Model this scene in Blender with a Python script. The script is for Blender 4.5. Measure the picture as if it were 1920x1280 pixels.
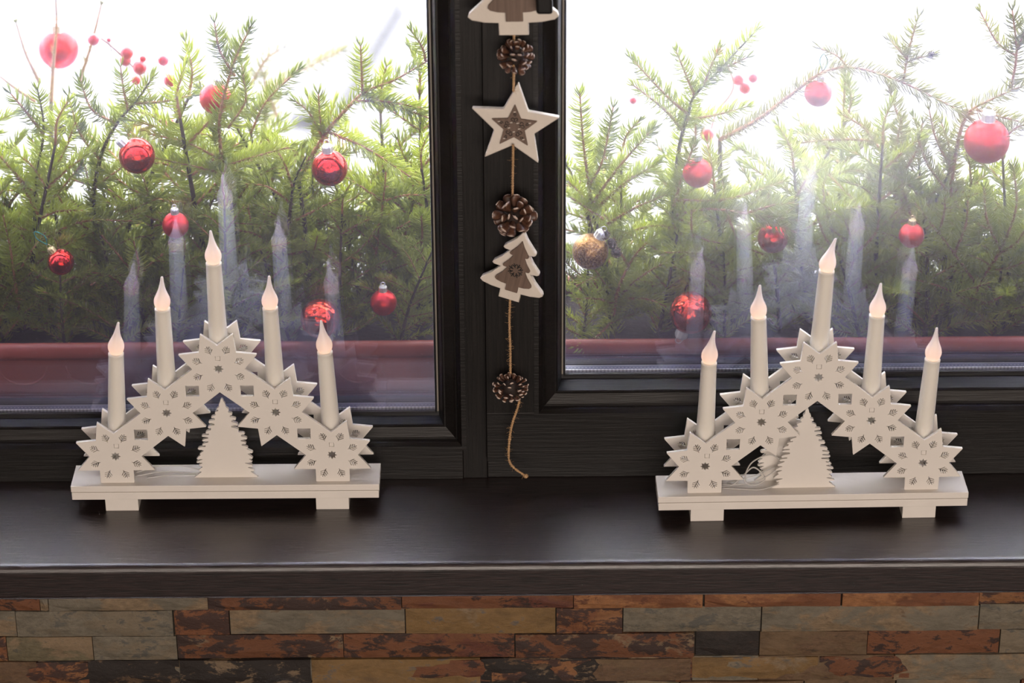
import bpy, bmesh, math, random
import numpy as np
from mathutils import Vector, Matrix, Euler

for o in list(bpy.data.objects):
    bpy.data.objects.remove(o)
S = bpy.context.scene
COL = S.collection
R = math.radians
rnd = random.Random(7)

# ------------------------------------------------------------------ camera
PITCH, ROLL, FPX = R(28.0), R(0.40), 5300.0
CAM = Vector((0.0, -2.497, 1.591))
Fw = Vector((0, math.cos(PITCH), -math.sin(PITCH)))
_u = Vector((0, math.sin(PITCH), math.cos(PITCH)))
_r = Vector((1, 0, 0))
Up = _u * math.cos(ROLL) + _r * math.sin(ROLL)
Rt = _r * math.cos(ROLL) - _u * math.sin(ROLL)
cd = bpy.data.cameras.new('camera')
cam = bpy.data.objects.new('camera', cd)
COL.objects.link(cam)
cam.matrix_world = Matrix(((Rt.x, Up.x, -Fw.x, CAM.x), (Rt.y, Up.y, -Fw.y, CAM.y), (Rt.z, Up.z, -Fw.z, CAM.z), (0, 0, 0, 1)))
cd.sensor_width = 36.0
cd.lens = 36.0 * FPX / 1920.0
cd.clip_start = 0.05
cd.clip_end = 200
cd.dof.use_dof = True
cd.dof.focus_distance = 3.02
cd.dof.aperture_fstop = 4.6
S.camera = cam

# ------------------------------------------------------------------ world, lights, exposure
w = bpy.data.worlds.new('overcast_sky')
S.world = w
w.use_nodes = True
bg = w.node_tree.nodes['Background']
bg.inputs[0].default_value = (0.955, 0.94, 1.0, 1)
bg.inputs[1].default_value = 18.0

def area(name, loc, rot, sx, sy, power, col):
    l = bpy.data.lights.new(name, 'AREA')
    l.shape = 'RECTANGLE'; l.size = sx; l.size_y = sy
    l.energy = power; l.color = col
    o = bpy.data.objects.new(name, l)
    o.location = loc; o.rotation_euler = rot
    COL.objects.link(o)
    return o
# warm fill light added behind the camera to brighten the fronts
area('added_fill_light', (0.55, -4.36, 1.0), (R(90), 0, 0), 3.6, 2.2, 156, (1.0, 0.865, 0.765))
S.view_settings.view_transform = 'Standard'
S.view_settings.look = 'None'
S.view_settings.exposure = 0.0
S.view_settings.gamma = 1.0
S.view_settings.use_curve_mapping = False

def ray(px, py):
    return (Fw + Rt * ((px - 960) / FPX) - Up * ((py - 640) / FPX))
def atY(px, py, Y):
    d = ray(px, py); t = (Y - CAM.y) / d.y
    return CAM + d * t
def atZ(px, py, Z):
    d = ray(px, py); t = (Z - CAM.z) / d.z
    return CAM + d * t

# ------------------------------------------------------------------ material helpers
def newmat(name):
    m = bpy.data.materials.new(name); m.use_nodes = True
    nt = m.node_tree
    for n in list(nt.nodes): nt.nodes.remove(n)
    out = nt.nodes.new('ShaderNodeOutputMaterial')
    return m, nt, out
def N(nt, t, **kw):
    n = nt.nodes.new(t)
    for k, v in kw.items(): setattr(n, k, v)
    return n
def setin(n, **kw):
    for k, v in kw.items():
        k2 = k.replace('_', ' ')
        n.inputs[k2].default_value = v
def ramp(nt, stops, interp='LINEAR'):
    n = nt.nodes.new('ShaderNodeValToRGB')
    n.color_ramp.interpolation = interp
    e = n.color_ramp.elements
    while len(e) < len(stops): e.new(0.5)
    for el, (p, c) in zip(e, stops):
        el.position = p; el.color = (*c, 1) if len(c) == 3 else c
    return n
def simple(name, col, rough=0.5, metal=0.0, var=0.0, scale=40, bump=0.0, bscale=200, stretch=None, coat=0.0, sub=0.0):
    m, nt, out = newmat(name)
    p = N(nt, 'ShaderNodeBsdfPrincipled')
    p.inputs['Base Color'].default_value = (*col, 1)
    p.inputs['Roughness'].default_value = rough
    p.inputs['Metallic'].default_value = metal
    p.inputs['Coat Weight'].default_value = coat
    if sub:
        p.inputs['Subsurface Weight'].default_value = sub
        p.inputs['Subsurface Radius'].default_value = (0.01, 0.008, 0.006)
        p.inputs['Subsurface Scale'].default_value = 0.5
    nt.links.new(p.outputs[0], out.inputs[0])
    tc = N(nt, 'ShaderNodeTexCoord')
    src = tc.outputs['Object']
    if stretch:
        mp = N(nt, 'ShaderNodeMapping'); mp.inputs['Scale'].default_value = stretch
        nt.links.new(src, mp.inputs[0]); src = mp.outputs[0]
    if var:
        nz = N(nt, 'ShaderNodeTexNoise'); setin(nz, Scale=scale, Detail=6.0, Roughness=0.6)
        nt.links.new(src, nz.inputs['Vector'])
        lo = tuple(max(0, c * (1 - var)) for c in col); hi = tuple(min(1, c * (1 + var)) for c in col)
        rp = ramp(nt, [(0.3, lo), (0.7, hi)])
        nt.links.new(nz.outputs[0], rp.inputs[0]); nt.links.new(rp.outputs[0], p.inputs['Base Color'])
    if bump:
        nb = N(nt, 'ShaderNodeTexNoise'); setin(nb, Scale=bscale, Detail=4.0)
        nt.links.new(src, nb.inputs['Vector'])
        b = N(nt, 'ShaderNodeBump'); setin(b, Strength=bump, Distance=0.002)
        nt.links.new(nb.outputs[0], b.inputs['Height']); nt.links.new(b.outputs[0], p.inputs['Normal'])
    return m

def wood(name, dark, light, rough, stretch, bump=0.25, spec=0.5, coat=0.0):
    m, nt, out = newmat(name)
    p = N(nt, 'ShaderNodeBsdfPrincipled'); p.inputs['Roughness'].default_value = rough
    p.inputs['Specular IOR Level'].default_value = spec
    p.inputs['Coat Weight'].default_value = coat; p.inputs['Coat Roughness'].default_value = 0.32; p.inputs['Coat IOR'].default_value = 1.68
    tc = N(nt, 'ShaderNodeTexCoord'); mp = N(nt, 'ShaderNodeMapping'); mp.inputs['Scale'].default_value = stretch
    nt.links.new(tc.outputs['Object'], mp.inputs[0])
    a = N(nt, 'ShaderNodeTexNoise'); setin(a, Scale=1.0, Detail=8.0, Roughness=0.65, Distortion=0.4)
    nt.links.new(mp.outputs[0], a.inputs['Vector'])
    rp = ramp(nt, [(0.32, dark), (0.52, tuple((x + y) / 2 for x, y in zip(dark, light))), (0.72, light)])
    nt.links.new(a.outputs[0], rp.inputs[0]); nt.links.new(rp.outputs[0], p.inputs['Base Color'])
    b = N(nt, 'ShaderNodeBump'); setin(b, Strength=bump, Distance=0.0008)
    nt.links.new(a.outputs[0], b.inputs['Height']); nt.links.new(b.outputs[0], p.inputs['Normal'])
    if coat: nt.links.new(b.outputs[0], p.inputs['Coat Normal'])
    rr = N(nt, 'ShaderNodeMapRange'); setin(rr, To_Min=rough * 0.8, To_Max=rough * 1.25)
    nt.links.new(a.outputs[0], rr.inputs[0]); nt.links.new(rr.outputs[0], p.inputs['Roughness'])
    nt.links.new(p.outputs[0], out.inputs[0])
    return m

M = {}
M['sill'] = wood('dark wenge sill', (0.0012, 0.0007, 0.0007), (0.0330, 0.0170, 0.0165), 0.42, (30, 480, 480), 0.38, 0.2, 1.0)
M['frame_h'] = wood('dark window wood lengthwise', (0.0016, 0.0013, 0.0012), (0.0065, 0.0045, 0.0037), 0.4, (14, 380, 380), 0.5, 0.4)
M['frame_v'] = wood('dark window wood upright', (0.0016, 0.0013, 0.0012), (0.0065, 0.0045, 0.0037), 0.4, (380, 380, 14), 0.5, 0.4)
M['gasket'] = simple('black rubber', (0.008, 0.008, 0.009), 0.5)
M['strip'] = simple('pale edge highlight', (0.22, 0.20, 0.17), 0.35)
M['white_board'] = simple('white painted plywood', (0.72, 0.68, 0.63), 0.45, var=0.03, scale=30, bump=0.06, bscale=180)
M['white_panel'] = simple('white lacquered panel', (0.72, 0.68, 0.63), 0.42, var=0.02, scale=25)
M['candle'] = simple('ivory plastic candle', (0.74, 0.71, 0.65), 0.38, sub=0.15)
M['wire'] = simple('grey white wire', (0.5, 0.48, 0.45), 0.45)
M['pendant_white'] = simple('white painted wood pendant', (0.66, 0.60, 0.53), 0.55, var=0.04, scale=60, bump=0.1, bscale=300)
M['inlay'] = wood('greyish brown wood inlay', (0.10, 0.065, 0.048), (0.19, 0.128, 0.098), 0.6, (200, 60, 12), 0.3)
M['ink'] = simple('burnt black engraving', (0.012, 0.010, 0.009), 0.7)
M['jute'] = simple('golden jute', (0.42, 0.26, 0.13), 0.8, var=0.35, scale=500)
M['cone_scale'] = simple('brown cone scale', (0.085, 0.038, 0.022), 0.38, var=0.5, scale=300)
M['cone_tip'] = simple('frosted cone tip', (0.46, 0.36, 0.30), 0.5, var=0.5, scale=400)
M['cone_core'] = simple('dark cone core', (0.02, 0.011, 0.008), 0.7)
M['bark'] = simple('reddish twig bark', (0.36, 0.165, 0.075), 0.75, var=0.4, scale=250, bump=0.4, bscale=700)
M['bark_pale'] = simple('tan dry twig bark', (0.42, 0.27, 0.15), 0.75, var=0.3, scale=250)
M['bark_dark'] = simple('dark branch bark', (0.075, 0.05, 0.034), 0.8, var=0.4, scale=250, bump=0.4, bscale=700)
M['terracotta'] = simple('terracotta plastic', (0.32, 0.066, 0.040), 0.42, var=0.06, scale=14)
M['soil'] = simple('dark potting soil', (0.03, 0.022, 0.016), 0.95, var=0.5, scale=150, bump=0.8, bscale=200)
M['cap_silver'] = simple('silver ornament cap', (0.80, 0.78, 0.74), 0.3, metal=0.6)
M['cap_gold'] = simple('gold ornament cap', (0.72, 0.58, 0.30), 0.3, metal=0.6)
M['teal'] = simple('teal thread', (0.02, 0.22, 0.18), 0.6)
M['berry'] = simple('red berry', (0.55, 0.02, 0.025), 0.3, coat=0.3)
M['handle'] = simple('black window handle', (0.01, 0.009, 0.009), 0.25)
M['steel'] = simple('brushed zinc outer sill', (0.23, 0.24, 0.26), 0.35, metal=0.6)
M['plaster'] = simple('warm plaster', (0.20, 0.16, 0.13), 0.9, var=0.04, scale=3)
M['exterior'] = simple('pale render', (0.6, 0.57, 0.52), 0.9)
M['floor'] = wood('brown floor boards', (0.006, 0.004, 0.003), (0.013, 0.008, 0.006), 0.6, (30, 2, 30), 0.2)
M['snow'] = simple('pale frosted yard', (0.165, 0.165, 0.167), 0.9, var=0.02, scale=2, bump=0.3, bscale=8)
M['strip_grey'] = simple('grey ground strip', (0.085, 0.085, 0.084), 0.8, var=0.1, scale=4)
M['mortar'] = simple('dark slate backing', (0.05, 0.042, 0.032), 0.9, var=0.3, scale=60)
M['added_curtain'] = simple('added cream curtain', (0.7, 0.6, 0.48), 0.9)

def spacer_mat():
    m, nt, out = newmat('perforated aluminium spacer')
    p = N(nt, 'ShaderNodeBsdfPrincipled'); setin(p, Roughness=0.35, Metallic=0.6)
    tc = N(nt, 'ShaderNodeTexCoord'); sx = N(nt, 'ShaderNodeSeparateXYZ'); nt.links.new(tc.outputs['Object'], sx.inputs[0])
    mu = N(nt, 'ShaderNodeMath', operation='MULTIPLY'); mu.inputs[1].default_value = 250; nt.links.new(sx.outputs[0], mu.inputs[0])
    fr = N(nt, 'ShaderNodeMath', operation='FRACT'); nt.links.new(mu.outputs[0], fr.inputs[0])
    hole = ramp(nt, [(0.0, (1, 1, 1)), (0.40, (1, 1, 1)), (0.48, (0, 0, 0)), (0.92, (0, 0, 0)), (1.0, (1, 1, 1))])
    nt.links.new(fr.outputs[0], hole.inputs[0])
    yr = N(nt, 'ShaderNodeMapRange'); setin(yr, From_Min=GL_IN + 0.0035, From_Max=GL_OUT - 0.0035); nt.links.new(sx.outputs[1], yr.inputs[0])
    plain = ramp(nt, [(0.0, (0.85, 0.85, 0.88)), (0.14, (0.85, 0.85, 0.88)), (0.17, (0.09, 0.10, 0.16)), (0.72, (0.12, 0.13, 0.20)), (0.76, (0.30, 0.30, 0.34)), (1.0, (0.16, 0.16, 0.18))])
    nt.links.new(yr.outputs[0], plain.inputs[0])
    row = ramp(nt, [(0.0, (.55, .55, .55)), (0.15, (.55, .55, .55)), (0.17, (0, 0, 0)), (0.40, (0, 0, 0)), (0.42, (1, 1, 1)), (0.50, (1, 1, 1)), (0.52, (0, 0, 0))])
    nt.links.new(yr.outputs[0], row.inputs[0])
    mm = N(nt, 'ShaderNodeMixRGB', blend_type='MULTIPLY'); mm.inputs[0].default_value = 1.0
    nt.links.new(hole.outputs[0], mm.inputs[1]); nt.links.new(row.outputs[0], mm.inputs[2])
    mx = N(nt, 'ShaderNodeMixRGB'); nt.links.new(mm.outputs[0], mx.inputs[0]); nt.links.new(plain.outputs[0], mx.inputs[1]); mx.inputs[2].default_value = (0.32, 0.32, 0.38, 1)
    nt.links.new(mx.outputs[0], p.inputs['Base Color'])
    nt.links.new(p.outputs[0], out.inputs[0])
    return m
GL_IN, GL_OUT = 0.206, 0.225
M['spacer'] = spacer_mat()

def glass_mat(name, veil, seed, patch=(0, 0, 1, 1)):
    m, nt, out = newmat(name)
    lw = N(nt, 'ShaderNodeLayerWeight'); lw.inputs[0].default_value = 0.5
    pw = N(nt, 'ShaderNodeMath', operation='POWER'); pw.inputs[1].default_value = 5.0
    nt.links.new(lw.outputs['Facing'], pw.inputs[0])
    ml = N(nt, 'ShaderNodeMath', operation='MULTIPLY_ADD'); ml.inputs[1].default_value = 0.94; ml.inputs[2].default_value = 0.155
    nt.links.new(pw.outputs[0], ml.inputs[0])
    tr = N(nt, 'ShaderNodeBsdfTransparent'); tr.inputs[0].default_value = (0.985, 0.99, 0.985, 1)
    gl = N(nt, 'ShaderNodeBsdfGlossy'); gl.inputs['Roughness'].default_value = 0.0
    gl.inputs[0].default_value = (0.66, 0.69, 1.0, 1)
    mx = N(nt, 'ShaderNodeMixShader')
    nt.links.new(ml.outputs[0], mx.inputs[0]); nt.links.new(tr.outputs[0], mx.inputs[1]); nt.links.new(gl.outputs[0], mx.inputs[2])
    last = mx
    if veil > 0:      # washed-out glare put on the pane as a pale layer, in soft patches
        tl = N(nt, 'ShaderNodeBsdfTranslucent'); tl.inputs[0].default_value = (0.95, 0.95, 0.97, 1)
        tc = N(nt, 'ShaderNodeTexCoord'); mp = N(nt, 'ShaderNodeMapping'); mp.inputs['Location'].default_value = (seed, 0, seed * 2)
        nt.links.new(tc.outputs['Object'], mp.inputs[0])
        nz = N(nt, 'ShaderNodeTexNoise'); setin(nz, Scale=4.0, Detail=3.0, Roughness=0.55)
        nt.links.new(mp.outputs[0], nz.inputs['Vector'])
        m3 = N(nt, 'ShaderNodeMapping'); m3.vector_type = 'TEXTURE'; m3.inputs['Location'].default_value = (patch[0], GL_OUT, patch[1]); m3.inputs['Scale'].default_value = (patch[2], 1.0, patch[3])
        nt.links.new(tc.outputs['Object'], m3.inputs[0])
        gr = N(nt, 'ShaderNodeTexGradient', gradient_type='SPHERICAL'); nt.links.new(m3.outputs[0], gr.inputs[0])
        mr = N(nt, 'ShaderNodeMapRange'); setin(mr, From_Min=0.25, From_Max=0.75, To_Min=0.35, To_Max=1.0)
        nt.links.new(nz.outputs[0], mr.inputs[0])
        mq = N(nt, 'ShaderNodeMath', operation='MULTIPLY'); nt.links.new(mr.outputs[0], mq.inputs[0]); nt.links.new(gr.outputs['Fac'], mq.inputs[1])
        mr = N(nt, 'ShaderNodeMath', operation='MULTIPLY_ADD'); mr.inputs[1].default_value = veil; mr.inputs[2].default_value = veil * 0.03
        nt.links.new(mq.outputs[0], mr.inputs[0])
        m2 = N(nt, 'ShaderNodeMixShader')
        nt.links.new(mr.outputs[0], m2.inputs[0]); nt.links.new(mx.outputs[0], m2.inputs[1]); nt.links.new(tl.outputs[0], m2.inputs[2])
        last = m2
    nt.links.new(last.outputs[0], out.inputs[0])
    return m
M['glass'] = glass_mat('clear window glass', 0, 0)
M['glass_l'] = glass_mat('lightly glare veiled window glass', 0.015, 3.1, (-0.45, 0.47, 0.45, 0.22))
M['glass_r'] = glass_mat('glare veiled window glass', 0.075, 8.4, (0.33, 0.36, 0.33, 0.24))

def needle_mat(name, base, tip, transl):
    m, nt, out = newmat(name)
    tc = N(nt, 'ShaderNodeTexCoord')
    nz = N(nt, 'ShaderNodeTexNoise'); setin(nz, Scale=55.0, Detail=2.0)
    nt.links.new(tc.outputs['Object'], nz.inputs['Vector'])
    oi = N(nt, 'ShaderNodeObjectInfo')
    ad = N(nt, 'ShaderNodeMath', operation='MULTIPLY_ADD'); ad.inputs[1].default_value = 0.5
    nt.links.new(oi.outputs['Random'], ad.inputs[0])
    sb = N(nt, 'ShaderNodeMath', operation='MULTIPLY'); sb.inputs[1].default_value = 0.5
    nt.links.new(nz.outputs[0], sb.inputs[0]); nt.links.new(sb.outputs[0], ad.inputs[2])
    rp = ramp(nt, [(0.15, base), (0.8, tip)])
    nt.links.new(ad.outputs[0], rp.inputs[0])
    p = N(nt, 'ShaderNodeBsdfPrincipled'); setin(p, Roughness=0.42)
    nt.links.new(rp.outputs[0], p.inputs['Base Color'])
    tl = N(nt, 'ShaderNodeBsdfTranslucent')
    br = N(nt, 'ShaderNodeMixRGB', blend_type='MULTIPLY'); br.inputs[0].default_value = 1.0; br.inputs[2].default_value = (1.5, 1.55, 0.75, 1)
    nt.links.new(rp.outputs[0], br.inputs[1]); nt.links.new(br.outputs[0], tl.inputs[0])
    mx = N(nt, 'ShaderNodeMixShader'); mx.inputs[0].default_value = transl
    nt.links.new(p.outputs[0], mx.inputs[1]); nt.links.new(tl.outputs[0], mx.inputs[2])
    nt.links.new(mx.outputs[0], out.inputs[0])
    return m
M['needle'] = needle_mat('spruce needles', (0.20, 0.235, 0.05), (0.53, 0.565, 0.14), 0.55)
M['needle_dry'] = needle_mat('greyish spruce needles', (0.26, 0.265, 0.125), (0.48, 0.475, 0.235), 0.5)

def bauble_mat(name, col, rough, metal, bump=0.0, bs=60, glit=False):
    m, nt, out = newmat(name)
    p = N(nt, 'ShaderNodeBsdfPrincipled'); setin(p, Roughness=rough, Metallic=metal)
    p.inputs['Base Color'].default_value = (*col, 1)
    tc = N(nt, 'ShaderNodeTexCoord')
    if glit:
        v = N(nt, 'ShaderNodeTexVoronoi'); setin(v, Scale=1500.0)
        nt.links.new(tc.outputs['Object'], v.inputs['Vector'])
        sp = N(nt, 'ShaderNodeSeparateColor'); nt.links.new(v.outputs['Color'], sp.inputs[0])
        rp = ramp(nt, [(0.0, (0.07, 0.026, 0.008)), (0.6, col), (0.95, (0.85, 0.55, 0.22))])
        nt.links.new(sp.outputs[0], rp.inputs[0]); nt.links.new(rp.outputs[0], p.inputs['Base Color'])
        b = N(nt, 'ShaderNodeBump'); setin(b, Strength=0.8, Distance=0.001)
        nt.links.new(sp.outputs[1], b.inputs['Height']); nt.links.new(b.outputs[0], p.inputs['Normal'])
    elif bump:
        nb = N(nt, 'ShaderNodeTexNoise'); setin(nb, Scale=bs, Detail=2.0)
        nt.links.new(tc.outputs['Object'], nb.inputs['Vector'])
        b = N(nt, 'ShaderNodeBump'); setin(b, Strength=bump, Distance=0.01)
        nt.links.new(nb.outputs[0], b.inputs['Height']); nt.links.new(b.outputs[0], p.inputs['Normal'])
    nt.links.new(p.outputs[0], out.inputs[0])
    return m
M['b_shiny'] = bauble_mat('glossy red bauble', (0.62, 0.035, 0.03), 0.12, 0.9, 0.12, 45)
M['b_matte'] = bauble_mat('satin red bauble', (0.60, 0.03, 0.035), 0.34, 0.75)
M['b_hammer'] = bauble_mat('hammered red bauble', (0.72, 0.07, 0.04), 0.16, 0.95, 0.5, 60)
M['b_gold'] = bauble_mat('gold glitter bauble', (0.27, 0.105, 0.024), 0.38, 0.85, glit=True)

def flame_mat():
    m, nt, out = newmat('frosted flame bulb')
    p = N(nt, 'ShaderNodeBsdfPrincipled'); setin(p, Roughness=0.35)
    p.inputs['Base Color'].default_value = (0.82, 0.79, 0.80, 1)
    tl = N(nt, 'ShaderNodeBsdfTranslucent'); tl.inputs[0].default_value = (0.85, 0.80, 0.78, 1)
    mx = N(nt, 'ShaderNodeMixShader'); mx.inputs[0].default_value = 0.45
    nt.links.new(p.outputs[0], mx.inputs[1]); nt.links.new(tl.outputs[0], mx.inputs[2]); nt.links.new(mx.outputs[0], out.inputs[0])
    return m
M['flame'] = flame_mat()
def led_mat(strength):
    m, nt, out = newmat('warm led')
    e = N(nt, 'ShaderNodeEmission'); e.inputs[0].default_value = (1.0, 0.58, 0.34, 1); e.inputs[1].default_value = strength
    nt.links.new(e.outputs[0], out.inputs[0])
    return m
M['led'] = led_mat(15.0)

# slate: ground colour, blotch colour, vein colour
def stone_mat(name, base, blotch, dark, amount, damt):
    m, nt, out = newmat(name)
    p = N(nt, 'ShaderNodeBsdfPrincipled'); setin(p, Roughness=0.62)
    tc = N(nt, 'ShaderNodeTexCoord'); oi = N(nt, 'ShaderNodeObjectInfo')
    mu = N(nt, 'ShaderNodeMath', operation='MULTIPLY'); mu.inputs[1].default_value = 37.0
    nt.links.new(oi.outputs['Random'], mu.inputs[0])
    cb = N(nt, 'ShaderNodeCombineXYZ')
    for i in range(3): nt.links.new(mu.outputs[0], cb.inputs[i])
    va = N(nt, 'ShaderNodeVectorMath', operation='ADD')
    nt.links.new(tc.outputs['Object'], va.inputs[0]); nt.links.new(cb.outputs[0], va.inputs[1])
    mp = N(nt, 'ShaderNodeMapping'); mp.inputs['Scale'].default_value = (0.7, 1, 1.3)
    nt.links.new(va.outputs[0], mp.inputs[0])
    def noise(sc, det, ro, dist):
        n = N(nt, 'ShaderNodeTexNoise'); setin(n, Scale=sc, Detail=det, Roughness=ro, Distortion=dist)
        nt.links.new(mp.outputs[0], n.inputs['Vector']); return n
    n1 = noise(17, 10, 0.66, 0.25); n2 = noise(48, 10, 0.72, 0.3); n3 = noise(170, 8, 0.75, 0.2)
    shade = ramp(nt, [(0.3, tuple(c * 0.6 for c in base)), (0.7, tuple(min(1, c * 1.35) for c in base))])
    nt.links.new(n3.outputs[0], shade.inputs[0])
    k1 = ramp(nt, [(max(0, 0.62 - amount * 0.36), (0, 0, 0)), (max(0, 0.62 - amount * 0.36) + 0.06, (1, 1, 1))])
    nt.links.new(n1.outputs[0], k1.inputs[0])
    sh2 = ramp(nt, [(0.3, tuple(c * 0.6 for c in blotch)), (0.7, tuple(min(1, c * 1.3) for c in blotch))])
    nt.links.new(n2.outputs[0], sh2.inputs[0])
    m1 = N(nt, 'ShaderNodeMixRGB'); nt.links.new(k1.outputs[0], m1.inputs[0]); nt.links.new(shade.outputs[0], m1.inputs[1]); nt.links.new(sh2.outputs[0], m1.inputs[2])
    k2 = ramp(nt, [(max(0, 0.68 - damt * 0.36), (0, 0, 0)), (max(0, 0.68 - damt * 0.36) + 0.05, (1, 1, 1))])
    nt.links.new(n2.outputs[0], k2.inputs[0])
    m2 = N(nt, 'ShaderNodeMixRGB'); nt.links.new(k2.outputs[0], m2.inputs[0]); nt.links.new(m1.outputs[0], m2.inputs[1]); m2.inputs[2].default_value = (*dark, 1)
    nt.links.new(m2.outputs[0], p.inputs['Base Color'])
    b = N(nt, 'ShaderNodeBump'); setin(b, Strength=0.9, Distance=0.004)
    nt.links.new(n2.outputs[0], b.inputs['Height']); nt.links.new(b.outputs[0], p.inputs['Normal'])
    nt.links.new(p.outputs[0], out.inputs[0])
    return m
GREY = (0.150, 0.130, 0.096); TAN = (0.200, 0.142, 0.085); OLIVE = (0.128, 0.106, 0.062); RUST = (0.165, 0.062, 0.026)
RED = (0.110, 0.036, 0.022); ORANGE = (0.26, 0.115, 0.046); BLACK = (0.018, 0.013, 0.011); BROWN = (0.120, 0.070, 0.038); GOLD = (0.19, 0.112, 0.042)
ST = {
    'g': stone_mat('grey slate', GREY, (0.175, 0.140, 0.095), (0.09, 0.085, 0.072), 0.35, 0.35),
    't': stone_mat('tan slate', TAN, GREY, (0.13, 0.085, 0.05), 0.4, 0.2),
    'o': stone_mat('olive slate', OLIVE, TAN, (0.09, 0.08, 0.06), 0.35, 0.2),
    'r': stone_mat('rust slate', RUST, ORANGE, (0.05, 0.024, 0.018), 0.5, 0.6),
    'd': stone_mat('dark red slate', RED, RUST, (0.035, 0.018, 0.014), 0.6, 0.45),
    'p': stone_mat('orange slate', ORANGE, RUST, (0.11, 0.04, 0.02), 0.45, 0.3),
    'k': stone_mat('black slate', BLACK, (0.03, 0.02, 0.016), (0.06, 0.028, 0.018), 0.4, 0.2),
    'b': stone_mat('brown slate', BROWN, (0.135, 0.085, 0.045), (0.06, 0.038, 0.022), 0.4, 0.2),
    'm': stone_mat('mixed rust and tan slate', TAN, RUST, (0.04, 0.022, 0.018), 0.62, 0.6),
    'x': stone_mat('tan slate with black blotches', (0.165, 0.115, 0.07), BROWN, BLACK, 0.4, 0.75),
    'y': stone_mat('tan and gold slate', TAN, GOLD, (0.12, 0.10, 0.08), 0.65, 0.3),
}

# ------------------------------------------------------------------ mesh helpers
def link(name, me, mat=None, parent=None, loc=None, rot=None):
    o = bpy.data.objects.new(name, me)
    COL.objects.link(o)
    if mat is not None and me is not None and len(me.materials) == 0:
        for mm in (mat if isinstance(mat, (list, tuple)) else [mat]): me.materials.append(mm)
    if parent is not None: o.parent = parent
    if loc is not None: o.location = loc
    if rot is not None: o.rotation_euler = rot
    return o
def tag(o, label=None, cat=None, group=None, kind=None):
    if label: o['label'] = label
    if cat: o['category'] = cat
    if group: o['group'] = group
    if kind: o['kind'] = kind
    return o
def empty(name, loc, rz=0.0):
    o = bpy.data.objects.new(name, None)
    o.empty_display_size = 0.02
    COL.objects.link(o); o.location = loc; o.rotation_euler = (0, 0, rz)
    return o
def mesh(name, verts, faces, smooth=False):
    me = bpy.data.meshes.new(name)
    me.from_pydata([tuple(v) for v in verts], [], [tuple(f) for f in faces])
    me.update()
    if smooth:
        me.polygons.foreach_set('use_smooth', [True] * len(me.polygons))
    return me
def bm_mesh(name, bm, smooth=False):
    bmesh.ops.recalc_face_normals(bm, faces=bm.faces)
    me = bpy.data.meshes.new(name); bm.to_mesh(me); bm.free()
    if smooth: me.polygons.foreach_set('use_smooth', [True] * len(me.polygons))
    return me
def box_me(name, x0, x1, y0, y1, z0, z1, bev=0.0, seg=2):
    bm = bmesh.new()
    bmesh.ops.create_cube(bm, size=1.0)
    for v in bm.verts:
        v.co = Vector(((x0 + x1) / 2 + v.co.x * (x1 - x0), (y0 + y1) / 2 + v.co.y * (y1 - y0), (z0 + z1) / 2 + v.co.z * (z1 - z0)))
    if bev > 0:
        bmesh.ops.bevel(bm, geom=bm.edges[:], offset=bev, segments=seg, affect='EDGES', profile=0.5)
    return bm_mesh(name, bm)
def lathe(name, prof, seg=24, bend=None):
    vs, fs = [], []
    for (r, z) in prof:
        ox = bend(z) if bend else 0.0
        for k in range(seg):
            a = 2 * math.pi * k / seg
            vs.append((ox + r * math.cos(a), r * math.sin(a), z))
    n = len(prof)
    for i in range(n - 1):
        for k in range(seg):
            k2 = (k + 1) % seg
            fs.append((i * seg + k, i * seg + k2, (i + 1) * seg + k2, (i + 1) * seg + k))
    fs.append(tuple(range(seg))[::-1]); fs.append(tuple((n - 1) * seg + k for k in range(seg)))
    return mesh(name, vs, fs, True)
def frames(pts):
    pts = [Vector(p) for p in pts]
    T = []
    for i in range(len(pts)):
        a = pts[max(0, i - 1)]; b = pts[min(len(pts) - 1, i + 1)]
        T.append((b - a).normalized())
    n = T[0].orthogonal().normalized()
    Ns = []
    for t in T:
        n = (n - t * n.dot(t))
        n = n.normalized() if n.length > 1e-6 else t.orthogonal().normalized()
        Ns.append(n)
    return pts, T, Ns
def tube_geo(pts, rad, seg=6, base=0):
    pts, T, Ns = frames(pts)
    vs, fs = [], []
    for i, (p, t, n) in enumerate(zip(pts, T, Ns)):
        b = t.cross(n)
        r = rad[i] if isinstance(rad, (list, tuple)) else rad
        for k in range(seg):
            a = 2 * math.pi * k / seg
            vs.append(p + n * (r * math.cos(a)) + b * (r * math.sin(a)))
    for i in range(len(pts) - 1):
        for k in range(seg):
            k2 = (k + 1) % seg
            fs.append(tuple(base + q for q in (i * seg + k, i * seg + k2, (i + 1) * seg + k2, (i + 1) * seg + k)))
    fs.append(tuple(base + k for k in range(seg))[::-1]); fs.append(tuple(base + (len(pts) - 1) * seg + k for k in range(seg)))
    return vs, fs
def tube_me(name, pts, rad, seg=6):
    v, f = tube_geo(pts, rad, seg)
    return mesh(name, v, f, True)
def catmull(pts, per=6):
    pts = [Vector(p) for p in pts]
    if len(pts) < 3:
        return [pts[0].lerp(pts[-1], i / per) for i in range(per + 1)]
    out = []
    for i in range(len(pts) - 1):
        p0 = pts[i - 1] if i > 0 else pts[0] * 2 - pts[1]
        p1, p2 = pts[i], pts[i + 1]
        p3 = pts[i + 2] if i + 2 < len(pts) else pts[-1] * 2 - pts[-2]
        for k in range(per):
            t = k / per
            out.append(0.5 * ((2 * p1) + (p2 - p0) * t + (2 * p0 - 5 * p1 + 4 * p2 - p3) * t * t + (3 * p1 - p0 - 3 * p2 + p3) * t ** 3))
    out.append(pts[-1])
    return out
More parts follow.
